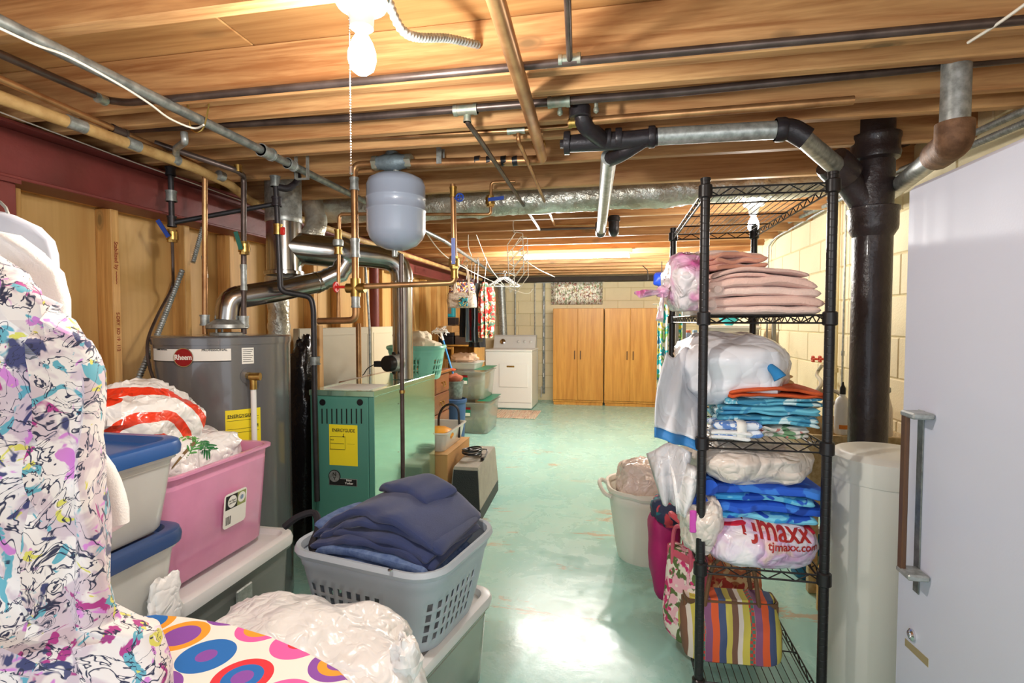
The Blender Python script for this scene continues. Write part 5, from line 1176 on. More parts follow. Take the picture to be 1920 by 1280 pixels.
# ---- hanging clothes and bags
gz = lambda y: 2.037
def hang(cx, y, ztop, zbot, w, th, m, name, label, seed, cat, sleeve=None, hook=True, puffs=0):
    t = thing(name, label, cat, (cx, y, zbot)); H = ztop-zbot; rings = []; n = 30
    for i in range(18):
        u = i/17; z = ztop-H*u
        k = min(1, .35+2.6*u) if u < .25 else 1+.08*(u-.25)
        pf = 1+(.10*abs(math.sin(u*math.pi*puffs)) if puffs else 0)
        rings.append([Vector((cx+w/2*k*math.cos(2*math.pi*j/n)+.01*noise.noise(Vector((j*.7, u*3, seed))), y+th*pf*(.4+.6*min(1, u*5))*math.sin(2*math.pi*j/n)*(1+.25*math.sin(j*2.1+seed)), z+.012*noise.noise(Vector((j*.5, u, seed+3)))*u)) for j in range(n)])
    obj('body', loft(rings), m, t)
    for s in (sleeve or []):
        obj('sleeve', tube(curve([(cx+s*w*.40, y-.02, ztop-.06), (cx+s*w*.56, y-.03, ztop-.25*H), (cx+s*w*.60, y-.05, ztop-.6*H), (cx+s*w*.52, y-.06, ztop-.93*H)], 6), [.045+.012*(abs(math.sin(i*.9)) if puffs else 0) for i in range(19)], 12), m, t)
    if hook: obj('hanger_hook', tube(curve([(cx, y, ztop-.03), (cx, y, ztop+.04), (cx+.02, y, 2.06), (cx+.0, y, 2.068), (cx-.02, y, 2.045)], 5), .003, 6), 'galv', t)
    return t
hy = 6.0
cx = lambda px, Y=6.0: P(px, 560, Y=Y).x
zp = lambda py, Y=6.0: P(880, py, Y=Y).z
redfl = print_cloth('red_floral_coat', (206, 48, 44), [(226, 196, 130), (240, 226, 190), (206, 48, 44), (70, 110, 90)], 14, 2.0, .53)
puffm = mat('charcoal_nylon', (74, 80, 84), .45, var=.2); ltb = mat('pale_blue_jacket', (166, 188, 206), .6, var=.15); blk = mat('black_wool', (40, 38, 40), .85, var=.2); redj = mat('red_plaid', (170, 40, 40), .8, col2=(90, 30, 34), vs=30)
hang(cx(868), 6.12, zp(555), zp(632), .13, .10, blk, 'black_coat', 'black coat hanging behind the two handbags', 1, 'coat')
hang(cx(881), 6.02, zp(545), zp(640), .10, .11, ltb, 'blue_jacket', 'pale blue jacket hanging between the black coat and the red one', 2, 'jacket')
hang(cx(889), 5.98, zp(545), zp(638), .08, .10, redj, 'plaid_shirt', 'dark red plaid shirt hanging between the jackets', 3, 'shirt')
hang(cx(898), 5.92, zp(532), zp(640), .11, .12, puffm, 'puffer_jacket', 'charcoal quilted puffer jacket hanging beside the red floral coat', 4, 'jacket', None, True, 7)
hang(cx(913), 5.90, zp(531), zp(632), .15, .12, redfl, 'floral_coat', 'red coat with a cream floral print hanging rightmost in the row', 5, 'coat', (1,))
hang(cx(884), 6.25, zp(590), zp(652), .2, .08, blk, 'black_trousers', 'black trousers hanging lowest behind the jackets', 6, 'trousers')
def handbag(name, label, c, w, d, h, m, trim, rot=0, straps=True, seed=0, sh=.16, panel=None):
    """soft bag: body, trim band, two strap handles; c is the bottom centre"""
    t = thing(name, label, 'handbag', c); M4 = TR(c, rot); rings = []; n = 8
    for u in (0, .03, .12, .3, .5, .7, .88, .97, 1.0):
        k = (.86+.14*math.sin(math.pi*min(1, u*1.1)*.55+.4))*(1-.12*u**3); dk = (1-.62*u**1.5)
        z = h*u
        rings.append([p+Vector((.012*noise.noise(Vector((p.x*14, p.y*9, u*3+seed))), .014*noise.noise(Vector((p.x*11+seed, u*4, 2))), 0)) for p in rr(w*k*(.9 if u == 0 else 1), max(d*dk*(.9 if u == 0 else 1), .03), min(d*dk*.42, .06), z, n)])
    obj('bag_body', X(loft(rings), M4), m, t)
    R = [[p+Vector((0, 0, -.035*(1-(2*p.x/w)**2))) for p in rr(w*q_, max(d*e_, .03), .014, h*z_, n)] for q_, e_, z_ in ((.885, .40, .93), (.90, .43, .95), (.90, .43, 1.02), (.885, .40, 1.03), (.87, .36, 1.02), (.85, .32, .90))]
    obj('top_band', X(loft(R), M4), trim, t)
    obj('mouth_shade', X(loft([[p+Vector((0, 0, -.035*(1-(2*p.x/w)**2))) for p in rr(w*.86, max(d*.34, .02), .01, h*z_, n)] for z_ in (.995, 1.0)]), M4), 'dark', t)  # dark plate in place of the shade inside the open bag
    for s in (-1, 1):
        if straps:
            p = [(-w*.26, s*d*.2, h*.80), (-w*.25, s*d*.22, h*1.02), (-w*.18, s*d*.24, h+sh*.8), (0, s*d*.26, h+sh), (w*.18, s*d*.24, h+sh*.8), (w*.25, s*d*.22, h*1.02), (w*.26, s*d*.2, h*.80)]
            obj('handle', X(tube(curve(p, 5), .008, 8), M4), trim, t)
    for s in (-1, 1): obj('end_tab', X(box((s*w*.43-.012, -d*.16, h*.62), (s*w*.43+.012, d*.16, h*.92), .008), M4), trim, t)
    return t
bagA = print_cloth('mosaic_print', (60, 44, 52), [(232, 190, 80), (240, 232, 216), (196, 110, 60), (80, 60, 110)], 28, 4.0, .53)
bagB = print_cloth('grey_stripe_bag', (170, 162, 150), [(150, 140, 130), (186, 178, 164)], 30, 5.0, .5)
ltan = mat('brown_leather', (120, 84, 56), .5, var=.2); dkb = mat('dark_leather', (44, 34, 34), .5)
hb = handbag('handbag', 'yellow and black mosaic-print handbag hanging from the ceiling pipe', (cx(866, 5.75), 5.75, P(866, 556, Y=5.75).z), .30, .14, .19, bagA, dkb, .1, True, 1, .14)
hook_ = lambda x, y, z: tag(obj('hanging_hook', tube(curve([(x, y, z), (x, y, 2.0), (x+.03, y, 2.07), (x+.01, y+.02, 2.075)], 5), .003, 6), 'red'), 'red wire hook carrying the mosaic-print handbag', 'hook')
hook_(cx(866, 5.75), 5.75, P(866, 556, Y=5.75).z+.33)
hb = handbag('handbag', 'grey handbag with a teal patterned panel hanging below the mosaic-print one', (cx(866, 5.6), 5.6, P(866, 577, Y=5.6).z), .34, .13, .17, bagB, mat('taupe_leather', (150, 136, 120), .5), .05, True, 2, .30)
Mb = P(868, 565, Y=5.52)
obj('panel', box((Mb.x-.05, 5.532, Mb.z-.05), (Mb.x+.05, 5.54, Mb.z+.05), .003), print_cloth('teal_panel', (40, 150, 170), [(226, 190, 80), (30, 40, 60)], 40, 3.0, .55), hb, smooth=False)
# white hangers cluster
for i in range(5):
    q = P(938+i*3, 520, Y=6.6); w_ = .2; a_ = i*.35-.6
    M4 = TR(q, a_)
    sh = X(tube([(-w_, 0, -.10), (-w_*.9, 0, -.09), (-.02, 0, -.0), (.02, 0, 0), (w_*.9, 0, -.09), (w_, 0, -.10), (w_*.9, 0, -.115), (-w_*.9, 0, -.115), (-w_, 0, -.10)], .006, 6), M4)
    hk_ = X(tube(curve([(0, 0, 0), (0, 0, .04), (.02, 0, .06), (.0, 0, .085), (-.02, 0, .07)], 4), .0025, 5), M4)
    t = thing('clothes_hanger', ('leftmost', 'second from the left', 'middle', 'second from the right', 'rightmost')[i]+' empty white hanger in the cluster near the dryer vent', 'hanger', q, 'empty white hangers near the dryer vent')
    obj('hanger_frame', sh, 'white', t); obj('hook', hk_, 'chrome', t)
tag(obj('hanger_bar', cyl(P(925, 512, Y=6.6), P(965, 512, Y=6.6), .006, 6), 'galv'), 'short metal bar holding the empty white hangers', 'rod')
# ---- things on the floor in the middle
CB = (-1.52, 3.42, .0005, -1.11, 3.98, .43)
t = thing('cardboard_box', 'tan cardboard box on the floor beside the boiler', 'box', (-1.3, 3.7, 0))
obj('box_body', box(CB[:3], CB[3:], .004), card, t, smooth=False)
obj('top_flap', box((CB[0]-.002, CB[1]-.004, .4305), ((CB[0]+CB[3])/2-.001, CB[4]+.003, .436)), card, t, smooth=False)
obj('top_flap', box(((CB[0]+CB[3])/2+.001, CB[1]-.004, .4305), (CB[3]+.003, CB[4]+.003, .436)), card, t, smooth=False)
t = thing('plastic_crate', 'clear plastic crate of odds and ends on the cardboard box', 'crate', (-1.3, 3.7, .437))
tote(t, (-1.31, 3.70), .36, .50, .4365, .575, clearm, None, .86, .012, r=.03)
tag(obj('orange_bowl', lathe([(.04, 0), (.09, .02), (.11, .055), (.10, .09), (.06, .11), (.01, .115)], (-1.24, 3.62, .47), 24), mat('orange_glaze', (232, 158, 46), .3)), 'round orange ornament in the clear crate', 'ornament')
t = simple_box('carton', 'small red and white carton in the clear crate', 'box', (-1.44, 3.48, .46), (-1.36, 3.60, .64), mat('red_carton', (190, 90, 76), .6), lid=mat('white_lid_card', (230, 226, 220), .6))
tag(obj('looped_carrier', J(tube(curve([(-1.30, 3.80, .47), (-1.30, 3.80, .62), (-1.26, 3.80, .70), (-1.20, 3.80, .72), (-1.15, 3.80, .69), (-1.14, 3.80, .60), (-1.14, 3.80, .47)], 5), .009, 8)), 'black'), 'black looped carry handle standing up in the clear crate', 'handle')
# sewing machine case
SC = [(-1.085, 3.37), (-.865, 3.37), (-.895, 4.06), (-1.11, 4.06)]
t = thing('machine_case', 'old black and grey sloped machine case with a metal latch', 'case', (-.98, 3.7, 0))
ring = lambda k, z: [Vector((-.98+(x+.98)*k, 3.715+(y-3.715)*(k*.5+.5), z)) for x, y in SC]
darkv = mat('black_vinyl', (40, 40, 42), .5, var=.2, bump=.3, bs=120); greyv = mat('worn_grey_vinyl', (168, 162, 150), .7, var=.15, vs=12, bump=.2)
obj('case_base', loft([ring(1, .0005), ring(1.0, .085)]), darkv, t, smooth=False)
obj('case_cover', loft([ring(.995, .0865), ring(.80, .345), ring(.76, .36)]), greyv, t, smooth=False)
fr = lambda x, z, k: Vector((-.98+(x+.98)*k, 3.715+(3.37-3.715)*(k*.5+.5)-.003, z))
obj('case_end_panel', loft([[fr(-1.08, .088, .995), fr(-.87, .088, .995), fr(-.87, .34, .80), fr(-1.08, .34, .80)], [p+Vector((0, .002, 0)) for p in (fr(-1.08, .088, .995), fr(-.87, .088, .995), fr(-.87, .34, .80), fr(-1.08, .34, .80))]]), darkv, t, smooth=False)
obj('latch', J(box((-.995, 3.358, .045), (-.965, 3.367, .115), .004), box((-1.0, 3.36, .10), (-.96, 3.366, .12), .003)), 'brass', t, smooth=False)
t = thing('power_cable', 'coiled black cable with a plug lying on the machine case', 'cable', (-1.02, 3.72, .362))
coil = [(-1.0+.065*math.cos(i*.42)*(1+.1*math.sin(i*.31)), 3.66+.085*math.sin(i*.42)*(1+.1*math.cos(i*.23)), .372+.022*abs(math.sin(i*.19))+.0006*i) for i in range(72)]
obj('cable_coil', tube(coil, .006, 6), 'black', t)
obj('cable_tail', tube(curve([coil[-1], (-.93, 3.8, .39), (-.91, 3.70, .372), (-.905, 3.62, .37)], 5), .005, 6), 'black', t)
obj('plug', box((-.918, 3.575, .364), (-.892, 3.615, .384), .004), 'black', t, smooth=False)
# ================================================================ right side: wire rack and its load
RX0, RX1, RY0, RY1, RH = .30, .69, 1.87, 2.83, 1.83
SZ = [.10, .51, .945, 1.37, 1.795]
rk = thing('wire_rack', 'black wire shelving rack loaded with towels and bags', 'rack', ((RX0+RX1)/2, (RY0+RY1)/2, 0))
for i, (x, y) in enumerate(((RX0, RY0), (RX1, RY0), (RX0, RY1), (RX1, RY1))):
    prof = [(.009, .0005), (.02, .004), (.02, .02), (.0155, .022)]
    z_ = .05
    while z_ < RH-.03: prof += [(.0155, z_-.001), (.0155, z_), (.0151, z_+.001), (.0151, z_+.002), (.0155, z_+.003), (.0155, z_+.004)]; z_ += .0254*(1 if i < 2 else 2)
    prof += [(.0155, RH-.012), (.017, RH-.011), (.017, RH-.002), (.012, RH)]
    po = obj('post', lathe(prof, (x, y, 0), 16), 'rackblack', rk)
    for s in SZ: obj('collar', lathe([(.018, s-.034), (.023, s-.03), (.0225, s+.008), (.018, s+.012)], (x, y, 0), 16), 'rackblack', po)
def truss(a, b, z0, z1, r, n):
    a, b = Vector(a), Vector(b); pts = [a.lerp(b, i/n)+ZU*(z0 if i % 2 else z1) for i in range(n+1)]
    return [cyl(a+ZU*z0, b+ZU*z0, r, 6), cyl(a+ZU*z1, b+ZU*z1, r, 6)]+[cyl(p, q, r*.7, 5) for p, q in zip(pts, pts[1:])]
for s in SZ:
    sf = obj('shelf', J(*truss((RX0, RY0, 0), (RX1, RY0, 0), s-.026, s, .0032, 9), *truss((RX0, RY1, 0), (RX1, RY1, 0), s-.026, s, .0032, 9), *truss((RX0, RY0, 0), (RX0, RY1, 0), s-.026, s, .0032, 25), *truss((RX1, RY0, 0), (RX1, RY1, 0), s-.026, s, .0032, 25)), 'rackblack', rk)
    obj('wire_deck', J(*[cyl((RX0+(RX1-RX0)*i/15, RY0, s+.002), (RX0+(RX1-RX0)*i/15, RY1, s+.002), .0016, 5) for i in range(1, 15)], *[cyl((RX0, RY0+(RY1-RY0)*i/4, s-.002), (RX1, RY0+(RY1-RY0)*i/4, s-.002), .0026, 5) for i in range(1, 4)]), 'rackblack', sf)
def towel(name, label, c, w, d, h, layers, m, seed, rot=0, wav=.006, cat='towel', sag=0):
    return tag(obj(name, stackcloth(c, w, d, h, layers, seed, rot, wav, 26, sag), m), label, cat)
S4, S3, S2, S1 = SZ[3]+.005, SZ[2]+.005, SZ[1]+.005, SZ[0]+.005
peach = mat('peach_towelling', (238, 196, 180), .95, var=.08, vs=8, bump=.35, bs=160, sheen=.4); peach2 = mat('pale_peach_towelling', (240, 208, 194), .95, var=.08, vs=8, bump=.35, bs=160, sheen=.4); salmon = mat('salmon_towelling', (226, 160, 132), .95, var=.1, bump=.3, bs=160, sheen=.4)
xm = (RX0+RX1)/2
z = S4
for i, (h, L, m_, w, lab) in enumerate(((.030, 1, peach2, .37, 'pale peach towel at the bottom of the upper pile'), (.036, 1, peach, .39, 'peach towel second from the bottom of the upper pile'), (.034, 1, peach2, .38, 'peach towel in the middle of the upper pile'), (.034, 1, peach, .37, 'peach towel second from the top of the upper pile'), (.034, 2, peach, .33, 'peach towel with a grey edge on top of the flat pile'))):
    towel('bath_towel', lab, (.515-.012*i, 2.08, z), w, .36, h, L, m_, 30+i, .03*(i-2), .005, 'towel', .006+.004*i); z += h-.002
towel('hand_towel', 'salmon towel crumpled on top of the peach pile', (.415, 2.06, z), .19, .22, .062, 3, salmon, 47, .2, .012, 'towel')
towel('wash_cloth', 'pale peach cloth folded behind the salmon towel', (.40, 2.26, z), .16, .14, .10, 4, peach2, 49, .1, .008, 'towel')
q = P(1372, 470, Y=2.55)
t = thing('pink_tub', 'pink plastic tub behind the peach towels on the upper shelf', 'tub', (q.x, 2.55, S4))
obj('tub_body', lathe([(.09, 0), (.10, .16), (.105, .165), (.12, .26), (.125, .27), (.115, .265), (.09, .16), (.08, .01)], (q.x, 2.55, S4), 28), mat('pink_plastic', (228, 180, 186), .4), t)
obj('tub_filling', blob((q.x, 2.55, S4+.2), (.09, .09, .05), .2, 4, 3, 20, 14), 'bagbeige', t)
q = P(1313, 482, Y=2.6)
simple_box('white_carton', 'small white and blue carton left of the pink tub', 'box', (q.x-.06, 2.5, S4), (q.x+.06, 2.72, S4+.27), 'paper', lid=mat('pale_blue_carton', (170, 190, 220), .5))
def tied_bag(name, label, c, s, m, seed, knot=None, tail=None, tuft=None, cat='bag', e=.75, flat=.15, amp=.1, cr=.06, inner=None):
    t = thing(name, label, cat, (c[0], c[1], c[2]-s[2]*(1-flat)))
    obj('bag_body', blob(c, s, amp, 4, seed, 64, 40, e, flat, cr, 8), m, t)
    if knot:
        obj('knot', blob(knot, (.022, .022, .02), .2, 4, seed+1, 16, 10, .9, 0, .2), m, t)
        for i, d in enumerate(tail or []):
            d = Vector(d); k_ = Vector(knot); u, w = frame(d); n = 10; rings = []
            for j in range(n+1):
                f = j/n; rw = .008+.05*d.length/.15*f**.8*(1 if i == 0 else .8); ring = []
                for a in range(16):
                    an = 2*math.pi*a/16; q_ = (u*math.cos(an)*rw+w*math.sin(an)*rw*.35)*(1+.3*math.sin(an*3+seed+f*2))
                    ring.append(k_+d*f+q_)
                rings.append(ring)
            obj('bag_ear', loft(rings), m, t)
    return t
pinkbag = bag_mat('clear_bag_over_pink', (232, 200, 214)); nz = pinkbag.noise(pinkbag.coord((1, 1, 1)), 9, 2, .5, .4)
pinkbag.set(pinkbag.b.inputs['Base Color'], pinkbag.ramp(nz.outputs[0], [(.46, (236, 226, 228)), (.58, (232, 176, 208)), (.66, (220, 110, 174))]))
q = P(1275, 552, Y=2.12); kn = P(1243, 548, Y=2.02)
tied_bag('knotted_bag', 'clear knotted bag of pink cloth hanging off the upper shelf', (q.x+.025, 2.15, S4+.118), (.085, .20, .115), pinkbag.m, 51, kn, [P(1200, 550, Y=1.98)-kn, P(1238, 600, Y=2.0)-kn, Vector((.03, .02, .05))], flat=.1)
tag(obj('rolled_towel', J(*[tube([(RX0+.03+.02*i, 1.90+.012*k_, S4+.034+.05*i) for k_ in (0, 1, 3, 24)], [.012, .022, .029, .029], 14) for i in range(2)]), peach2), 'two rolled pale towels at the left front corner of the upper shelf', 'towel')
# middle shelf
wbg = bag_mat('silky_white_bag', (226, 226, 230), .5, .22, 12).m
t = thing('draped_bag', 'silky white plastic bag with a blue edge draped over the middle shelf', 'bag', (.42, 2.1, S3))
b1_ = blob((.435, 2.16, S3+.225), (.195, .26, .125), .10, 4, 61, 64, 36, .72, .0, .05, 6)
obj('bag_body', b1_, wbg, t)
def drp(u, v):
    top = P(1250+200*u*.35, 660+10*math.sin(u*9), Y=1.88+.3*u); bot = P(1228+u*95, 800+u*30, Y=1.80+.12*u)
    p = top.lerp(bot, v); p += Vector((-.015*math.sin(v*3.1), -.02*math.sin(v*3.0)-.012*math.sin(u*14+v*3), 0)); return p
dsh = sheet(drp, 30, 24); obj('hanging_flap', dsh, wbg, t, solid=.003)
def drp2(u, v):
    p = Vector(drp(u, 1.0)); q_ = Vector(drp(u, .9)); d = (p-q_).normalized(); return p+d*(.035*v)
obj('blue_edge', sheet(drp2, 30, 3), mat('blue_band', (60, 132, 196), .5), t, solid=.004)
def pr(name, base, cols, sc, seed, thr=.55): return print_cloth(name, base, cols, sc, seed, thr)
aqua = pr('aqua_print', (96, 180, 206), [(206, 232, 236), (60, 140, 176)], 16, 3.0, .54); aqua2 = pr('aqua_print_b', (110, 190, 212), [(226, 240, 242), (70, 150, 190)], 12, 7.0, .54)
oran = mat('orange_towelling', (214, 92, 44), .9, var=.15, bump=.3, bs=150); stripes = pr('white_blue_stripe', (226, 232, 240), [(110, 150, 206), (90, 130, 196)], 26, 5.0, .52)
z = S3+.045
for i, (h, m_, lab) in enumerate(((.034, aqua, 'aqua print towel lowest in the middle-shelf pile'), (.038, aqua2, 'aqua and white towel in the middle of the middle-shelf pile'), (.028, aqua, 'aqua print towel under the orange one'), (.032, oran, 'orange towel on top of the aqua pile'))):
    towel('beach_towel', lab, (.525+.004*i, 2.07, z), .34-.01*i, .34, h, 2, m_, 70+i, -.05+.03*i, .007, 'towel', .004); z += h-.002
towel('folded_cloth', 'tan cloth with a pale edge on the orange towel', (.56, 2.2, z), .2, .2, .03, 2, mat('tan_cloth', (206, 168, 110), .8), 76, .1, .008, 'cloth')
tag(obj('sock_roll', tube(curve([P(1442, 686, Y=1.93), P(1455, 698, Y=1.89), P(1463, 709, Y=1.88)], 5), [.012+.001*i for i in range(11)], 10), mat('bright_blue_cloth', (40, 126, 184), .8)), 'small blue rolled cloth poking out above the orange towel', 'cloth')
towel('striped_towel', 'blue and white striped towel with a paper band on the middle shelf', (.415, 1.93, S3+.002), .165, .13, .055, 2, stripes, 81, .0, .006)
tag(obj('paper_band', X(loft([rr(.16, .064, .02, -.015, 4), rr(.16, .064, .02, .015, 4)], False, False), TR((.425, 1.93, S3+.032), 0, 0, math.pi/2) @ Matrix.Rotation(math.pi/2, 4, 'Z') @ Matrix.Diagonal((.9, .92, 1, 1))), 'paper', solid=.001), 'white paper band around the striped towel', 'label')
towel('white_towel', 'white packaged towel at the front edge of the middle shelf', (.395, 1.905, S3-.0), .13, .10, .028, 2, mat('white_towelling', (232, 232, 230), .9, bump=.4, bs=120), 83, .0, .005)
towel('print_cloth', 'crumpled white and green cloth at the right end of the middle shelf', (.555, 2.0, S3), .17, .20, .045, 3, pr('white_green_print', (226, 220, 210), [(110, 150, 110), (190, 120, 110)], 18, 2.0, .57), 85, .2, .014, 'cloth')
# lower shelf
tied_bag('plastic_bag', 'grey-white plastic bag lying under the middle shelf', (.475, 2.12, S2+.335), (.215, .27, .075), 'bagbeige', 91, None, None, flat=.0, amp=.07, cr=.05)
kq = P(1262, 885, Y=1.95)
t = thing('bag_handles', 'pale plastic bag handles hanging off the left side of the rack', 'bag', kq)
def ear(u, v, o=0):
    top = P(1212+u*85, 850+o*25-18*math.sin(u*3), Y=2.05-.1*u); bot = P(1243+u*25, 945+o*10, Y=1.95)
    w_ = v; p = top.lerp(bot, w_); return p+Vector((0, -.03*math.sin(w_*3.1)-.02*math.sin(u*9+o), 0))
obj('bag_flap', sheet(lambda u, v: ear(u, v, 0), 16, 16), 'baggrey', t, solid=.003)
obj('bag_flap', sheet(lambda u, v: ear(u*.7+.3, v, 1)+Vector((.03, -.05, 0)), 16, 16), 'bag', t, solid=.003)
bluet = pr('blue_print_towel', (36, 92, 206), [(24, 66, 160), (60, 130, 226)], 9, 1.0, .54); cyant = pr('cyan_leaf_towel', (120, 206, 232), [(60, 160, 216), (30, 84, 190)], 13, 6.0, .56)
t = thing('beach_blanket', 'big bright blue and cyan beach towel folded on the lower shelf', 'towel', (.49, 2.1, S2+.14))
z = S2+.15
for i, (h, m_, w) in enumerate(((.032, cyant, .40), (.036, bluet, .44), (.030, cyant, .40), (.040, bluet, .45))):
    obj('fold_layer', stackcloth((.497+.01*(i % 2), 2.08, z), w*.95, .38, h, 1, 95+i, .04*(i % 2)-.03, .009, 30, .012), m_, t); z += h-.003
for i, zz_ in enumerate((S2+.20, S2+.262)): obj('rolled_edge', tube([(RX0-.0+.03*i, 1.885, zz_), (RX0+.02, 2.2, zz_)], .032-.004*i, 14), bluet, t)
towel('red_cloth', 'red cloth folded between the blue towel and the store bag', (.48, 2.06, S2+.118), .38, .36, .03, 1, mat('crimson_cloth', (190, 24, 54), .8, var=.15), 101, 0, .006, 'cloth', .01)
k = bag_mat('store_bag', (228, 216, 226)); nz = k.noise(k.coord((1, 1, 1)), 10, 2, .5, .3)
k.set(k.b.inputs['Base Color'], k.ramp(nz.outputs[0], [(.38, (236, 232, 234)), (.5, (222, 208, 224)), (.58, (212, 170, 206)), (.66, (226, 200, 180))]))
t = thing('store_bag', 'white store bag with dark red lettering on the lower shelf', 'bag', (.49, 2.06, S2))
sbz = S2+.072
sb_ = blob((.49, 2.09, sbz), (.205, .265, .088), .05, 4, 111, 64, 36, .66, .18, .03, 7)
obj('bag_body', sb_, k.m, t)
dred = mat('dark_red_print', (168, 40, 36), .5)
bv = bvh(sb_)
print_text('tjmaxx.com', .036, dred, P(1497, 1036, Y=1.80), (1, 0, 0), (0, 0, 1), -.07, bv, t)
print_text('TJmaxx', .075, dred, P(1462, 1008, Y=1.80), (1, 0, 0), (0, 0, 1), -.08, bv, t)
tied_bag('plastic_bag', 'cream plastic bag with a magenta strip at the left end of the lower shelf', (.315, 2.0, S2+.13), (.07, .15, .13), 'bagbeige', 121, None, None, flat=.05)
tag(obj('magenta_strip', box(P(1293, 955, Y=1.86), P(1306, 1000, Y=1.85), .004), mat('magenta_cloth', (206, 76, 178), .6), smooth=False), 'small magenta cloth strip at the left end of the blue towel', 'cloth')
# bottom shelf: bags
fl1 = print_cloth('pink_floral_bag', (236, 226, 210), [(226, 110, 150), (206, 50, 110), (90, 110, 60), (236, 180, 190)], 16, 3.0, .54)
handbag('floral_handbag', 'cream handbag with a pink floral print behind the left front post', (P(1288, 1180, Y=2.12).x, 2.14, S1), .19, .14, .34, fl1, mat('pink_trim', (206, 90, 110), .6), -.9, True, 4, .10)
orf = print_cloth('orange_floral_bag', (206, 120, 80), [(230, 170, 120), (180, 60, 50), (236, 200, 150)], 20, 5.0, .53)
handbag('paisley_handbag', 'orange paisley handbag behind the striped one on the bottom shelf', (.50, 2.44, S1), .30, .12, .30, orf, ltan, .05, False, 6)
k = N('striped_patch_bag'); sp = k.n('ShaderNodeSeparateXYZ'); k.set(sp.inputs[0], k.coord((1, 1, 1)))
nzx = k.noise(k.coord((1, 1, 1)), 6, 2, .5); xx = k.math('ADD', sp.outputs[0], k.math('MULTIPLY', k.math('SUBTRACT', nzx.outputs[0], .5), .03))
f = k.math('FRACT', k.math('MULTIPLY', k.math('ADD', xx, .5), 5.6))
c = k.ramp(f, [(0, (206, 190, 80)), (.14, (232, 226, 210)), (.24, (134, 84, 120)), (.38, (222, 92, 44)), (.52, (70, 84, 120)), (.66, (212, 196, 90)), (.78, (128, 90, 70)), (.9, (226, 214, 200))], True)
ch = k.n('ShaderNodeTexChecker', Scale=90.0); k.set(ch.inputs['Vector'], k.coord((1, 1, 1))); mk = k.math('COMPARE', f, .19, .05)
c = k.mix(mk, c, k.mix(ch.outputs['Fac'], lin((70, 120, 100)), lin((196, 60, 50)))); k.set(k.b.inputs['Base Color'], c); k.p(Roughness=.75)
handbag('striped_handbag', 'patchwork striped handbag with brown leather handles at the front of the bottom shelf', (.438, 2.08, S1), .37, .22, .21, k.m, ltan, .05, True, 7, .17)
t = thing('backpack', 'magenta and navy backpack at the left of the bottom shelf', 'backpack', (.28, 2.5, S1))
q = P(1240, 1060, Y=2.45)
obj('pack_body', blob((q.x+.01, 2.45, S1+.20), (.07, .12, .20), .08, 4, 131, 36, 28, .7, .03, .03, 8), mat('magenta_nylon', (176, 26, 104), .6, var=.2), t)
obj('pack_top', blob((q.x+.02, 2.42, S1+.40), (.07, .11, .06), .15, 4, 133, 30, 18, .8, 0, .1, 7), pr('navy_teal_print', (46, 56, 84), [(40, 120, 130), (206, 70, 80)], 14, 3.0, .56), t)
obj('strap', tube(curve([(q.x+.05, 2.34, S1+.40), (q.x+.02, 2.25, S1+.44), (q.x+.08, 2.2, S1+.40), (q.x+.1, 2.26, S1+.30)], 6), .012, 8), mat('pink_red_strap', (214, 84, 96), .6), t)
# ---------------------------------------------------------------- white basket beyond the rack
wbk = mat('cream_white_plastic', (232, 228, 216), .4)
t = basket('tall_laundry_basket', 'tall white basket with bagged laundry behind the rack', (.20, 3.08), .44, .42, .0005, .42, wbk, .1, .74, False, 4, .15)
q = P(1160, 935, Y=2.95)
obj('loop_handle', tube(curve([(-.02, 3.1, .40), (-.06, 3.07, .43), (-.07, 3.02, .42), (-.04, 2.95, .39), (0, 2.92, .38)], 5), .012, 8), wbk, t)
tied_bag('laundry_bag', 'clear bag of pale pink laundry filling the tall white basket', (.18, 3.08, .41), (.16, .15, .15), bag_mat('clear_pink_bag', (236, 216, 206), .5, .25).m, 141, None, None, flat=.1)
rg = sheet(lambda u, v: (.02+.55*u, 3.55+.8*v, .006+.003*noise.noise(Vector((u*6, v*5, 0)))), 16, 16)
tag(obj('rag_rug', rg, M['rag2'] if 'rag2' in M else bpy.data.materials['rag_rug'], solid=.008), 'striped rag rug on the floor behind the tall white basket', 'rug')
# ---------------------------------------------------------------- freezer
FX, FY0, FY1, FZ = .80, .93, 1.655, 1.72
fz = thing('freezer', 'tall white upright freezer with a long handle at the right edge', 'freezer', (1.1, 1.29, 0))
fw = mat('freezer_white', (210, 214, 230), .38, bump=.04, bs=160)
obj('cabinet', box((FX+.062, FY0, .03), (1.40, FY1, FZ-.004), .01), fw, fz, smooth=False)
dr_ = obj('door', box((FX, FY0-.002, .08), (FX+.055, FY1+.002, FZ), .012), fw, fz)
obj('gasket', box((FX+.0555, FY0+.01, .09), (FX+.0615, FY1-.01, FZ-.02)), 'galvdark', fz, smooth=False)
obj('base', box((FX+.09, FY0+.01, .0005), (1.39, FY1-.01, .03)), 'black', fz, smooth=False)
ha, hb_ = P(1702, 772, X=FX-.04), P(1702, 1078, X=FX-.04)
wood_h = mat('brown_grip', (92, 64, 44), .45, var=.2, stretch=(1, 1, .2)); hy_ = ha.y
zt_, zb_ = ha.z, hb_.z
obj('handle_grip', box((FX-.05, hy_-.012, zb_), (FX-.038, hy_+.012, zt_), .003), wood_h, dr_, smooth=False)
obj('handle_bracket', J(box((FX-.052, hy_-.05, zt_-.012), (FX-.001, hy_+.014, zt_+.004), .004)), 'galv', dr_, smooth=False)
obj('handle_bracket', J(box((FX-.052, hy_-.05, zb_-.004), (FX-.001, hy_+.014, zb_+.012), .004)), 'galv', dr_, smooth=False)
sp_ = P(1725, 900, X=FX).y
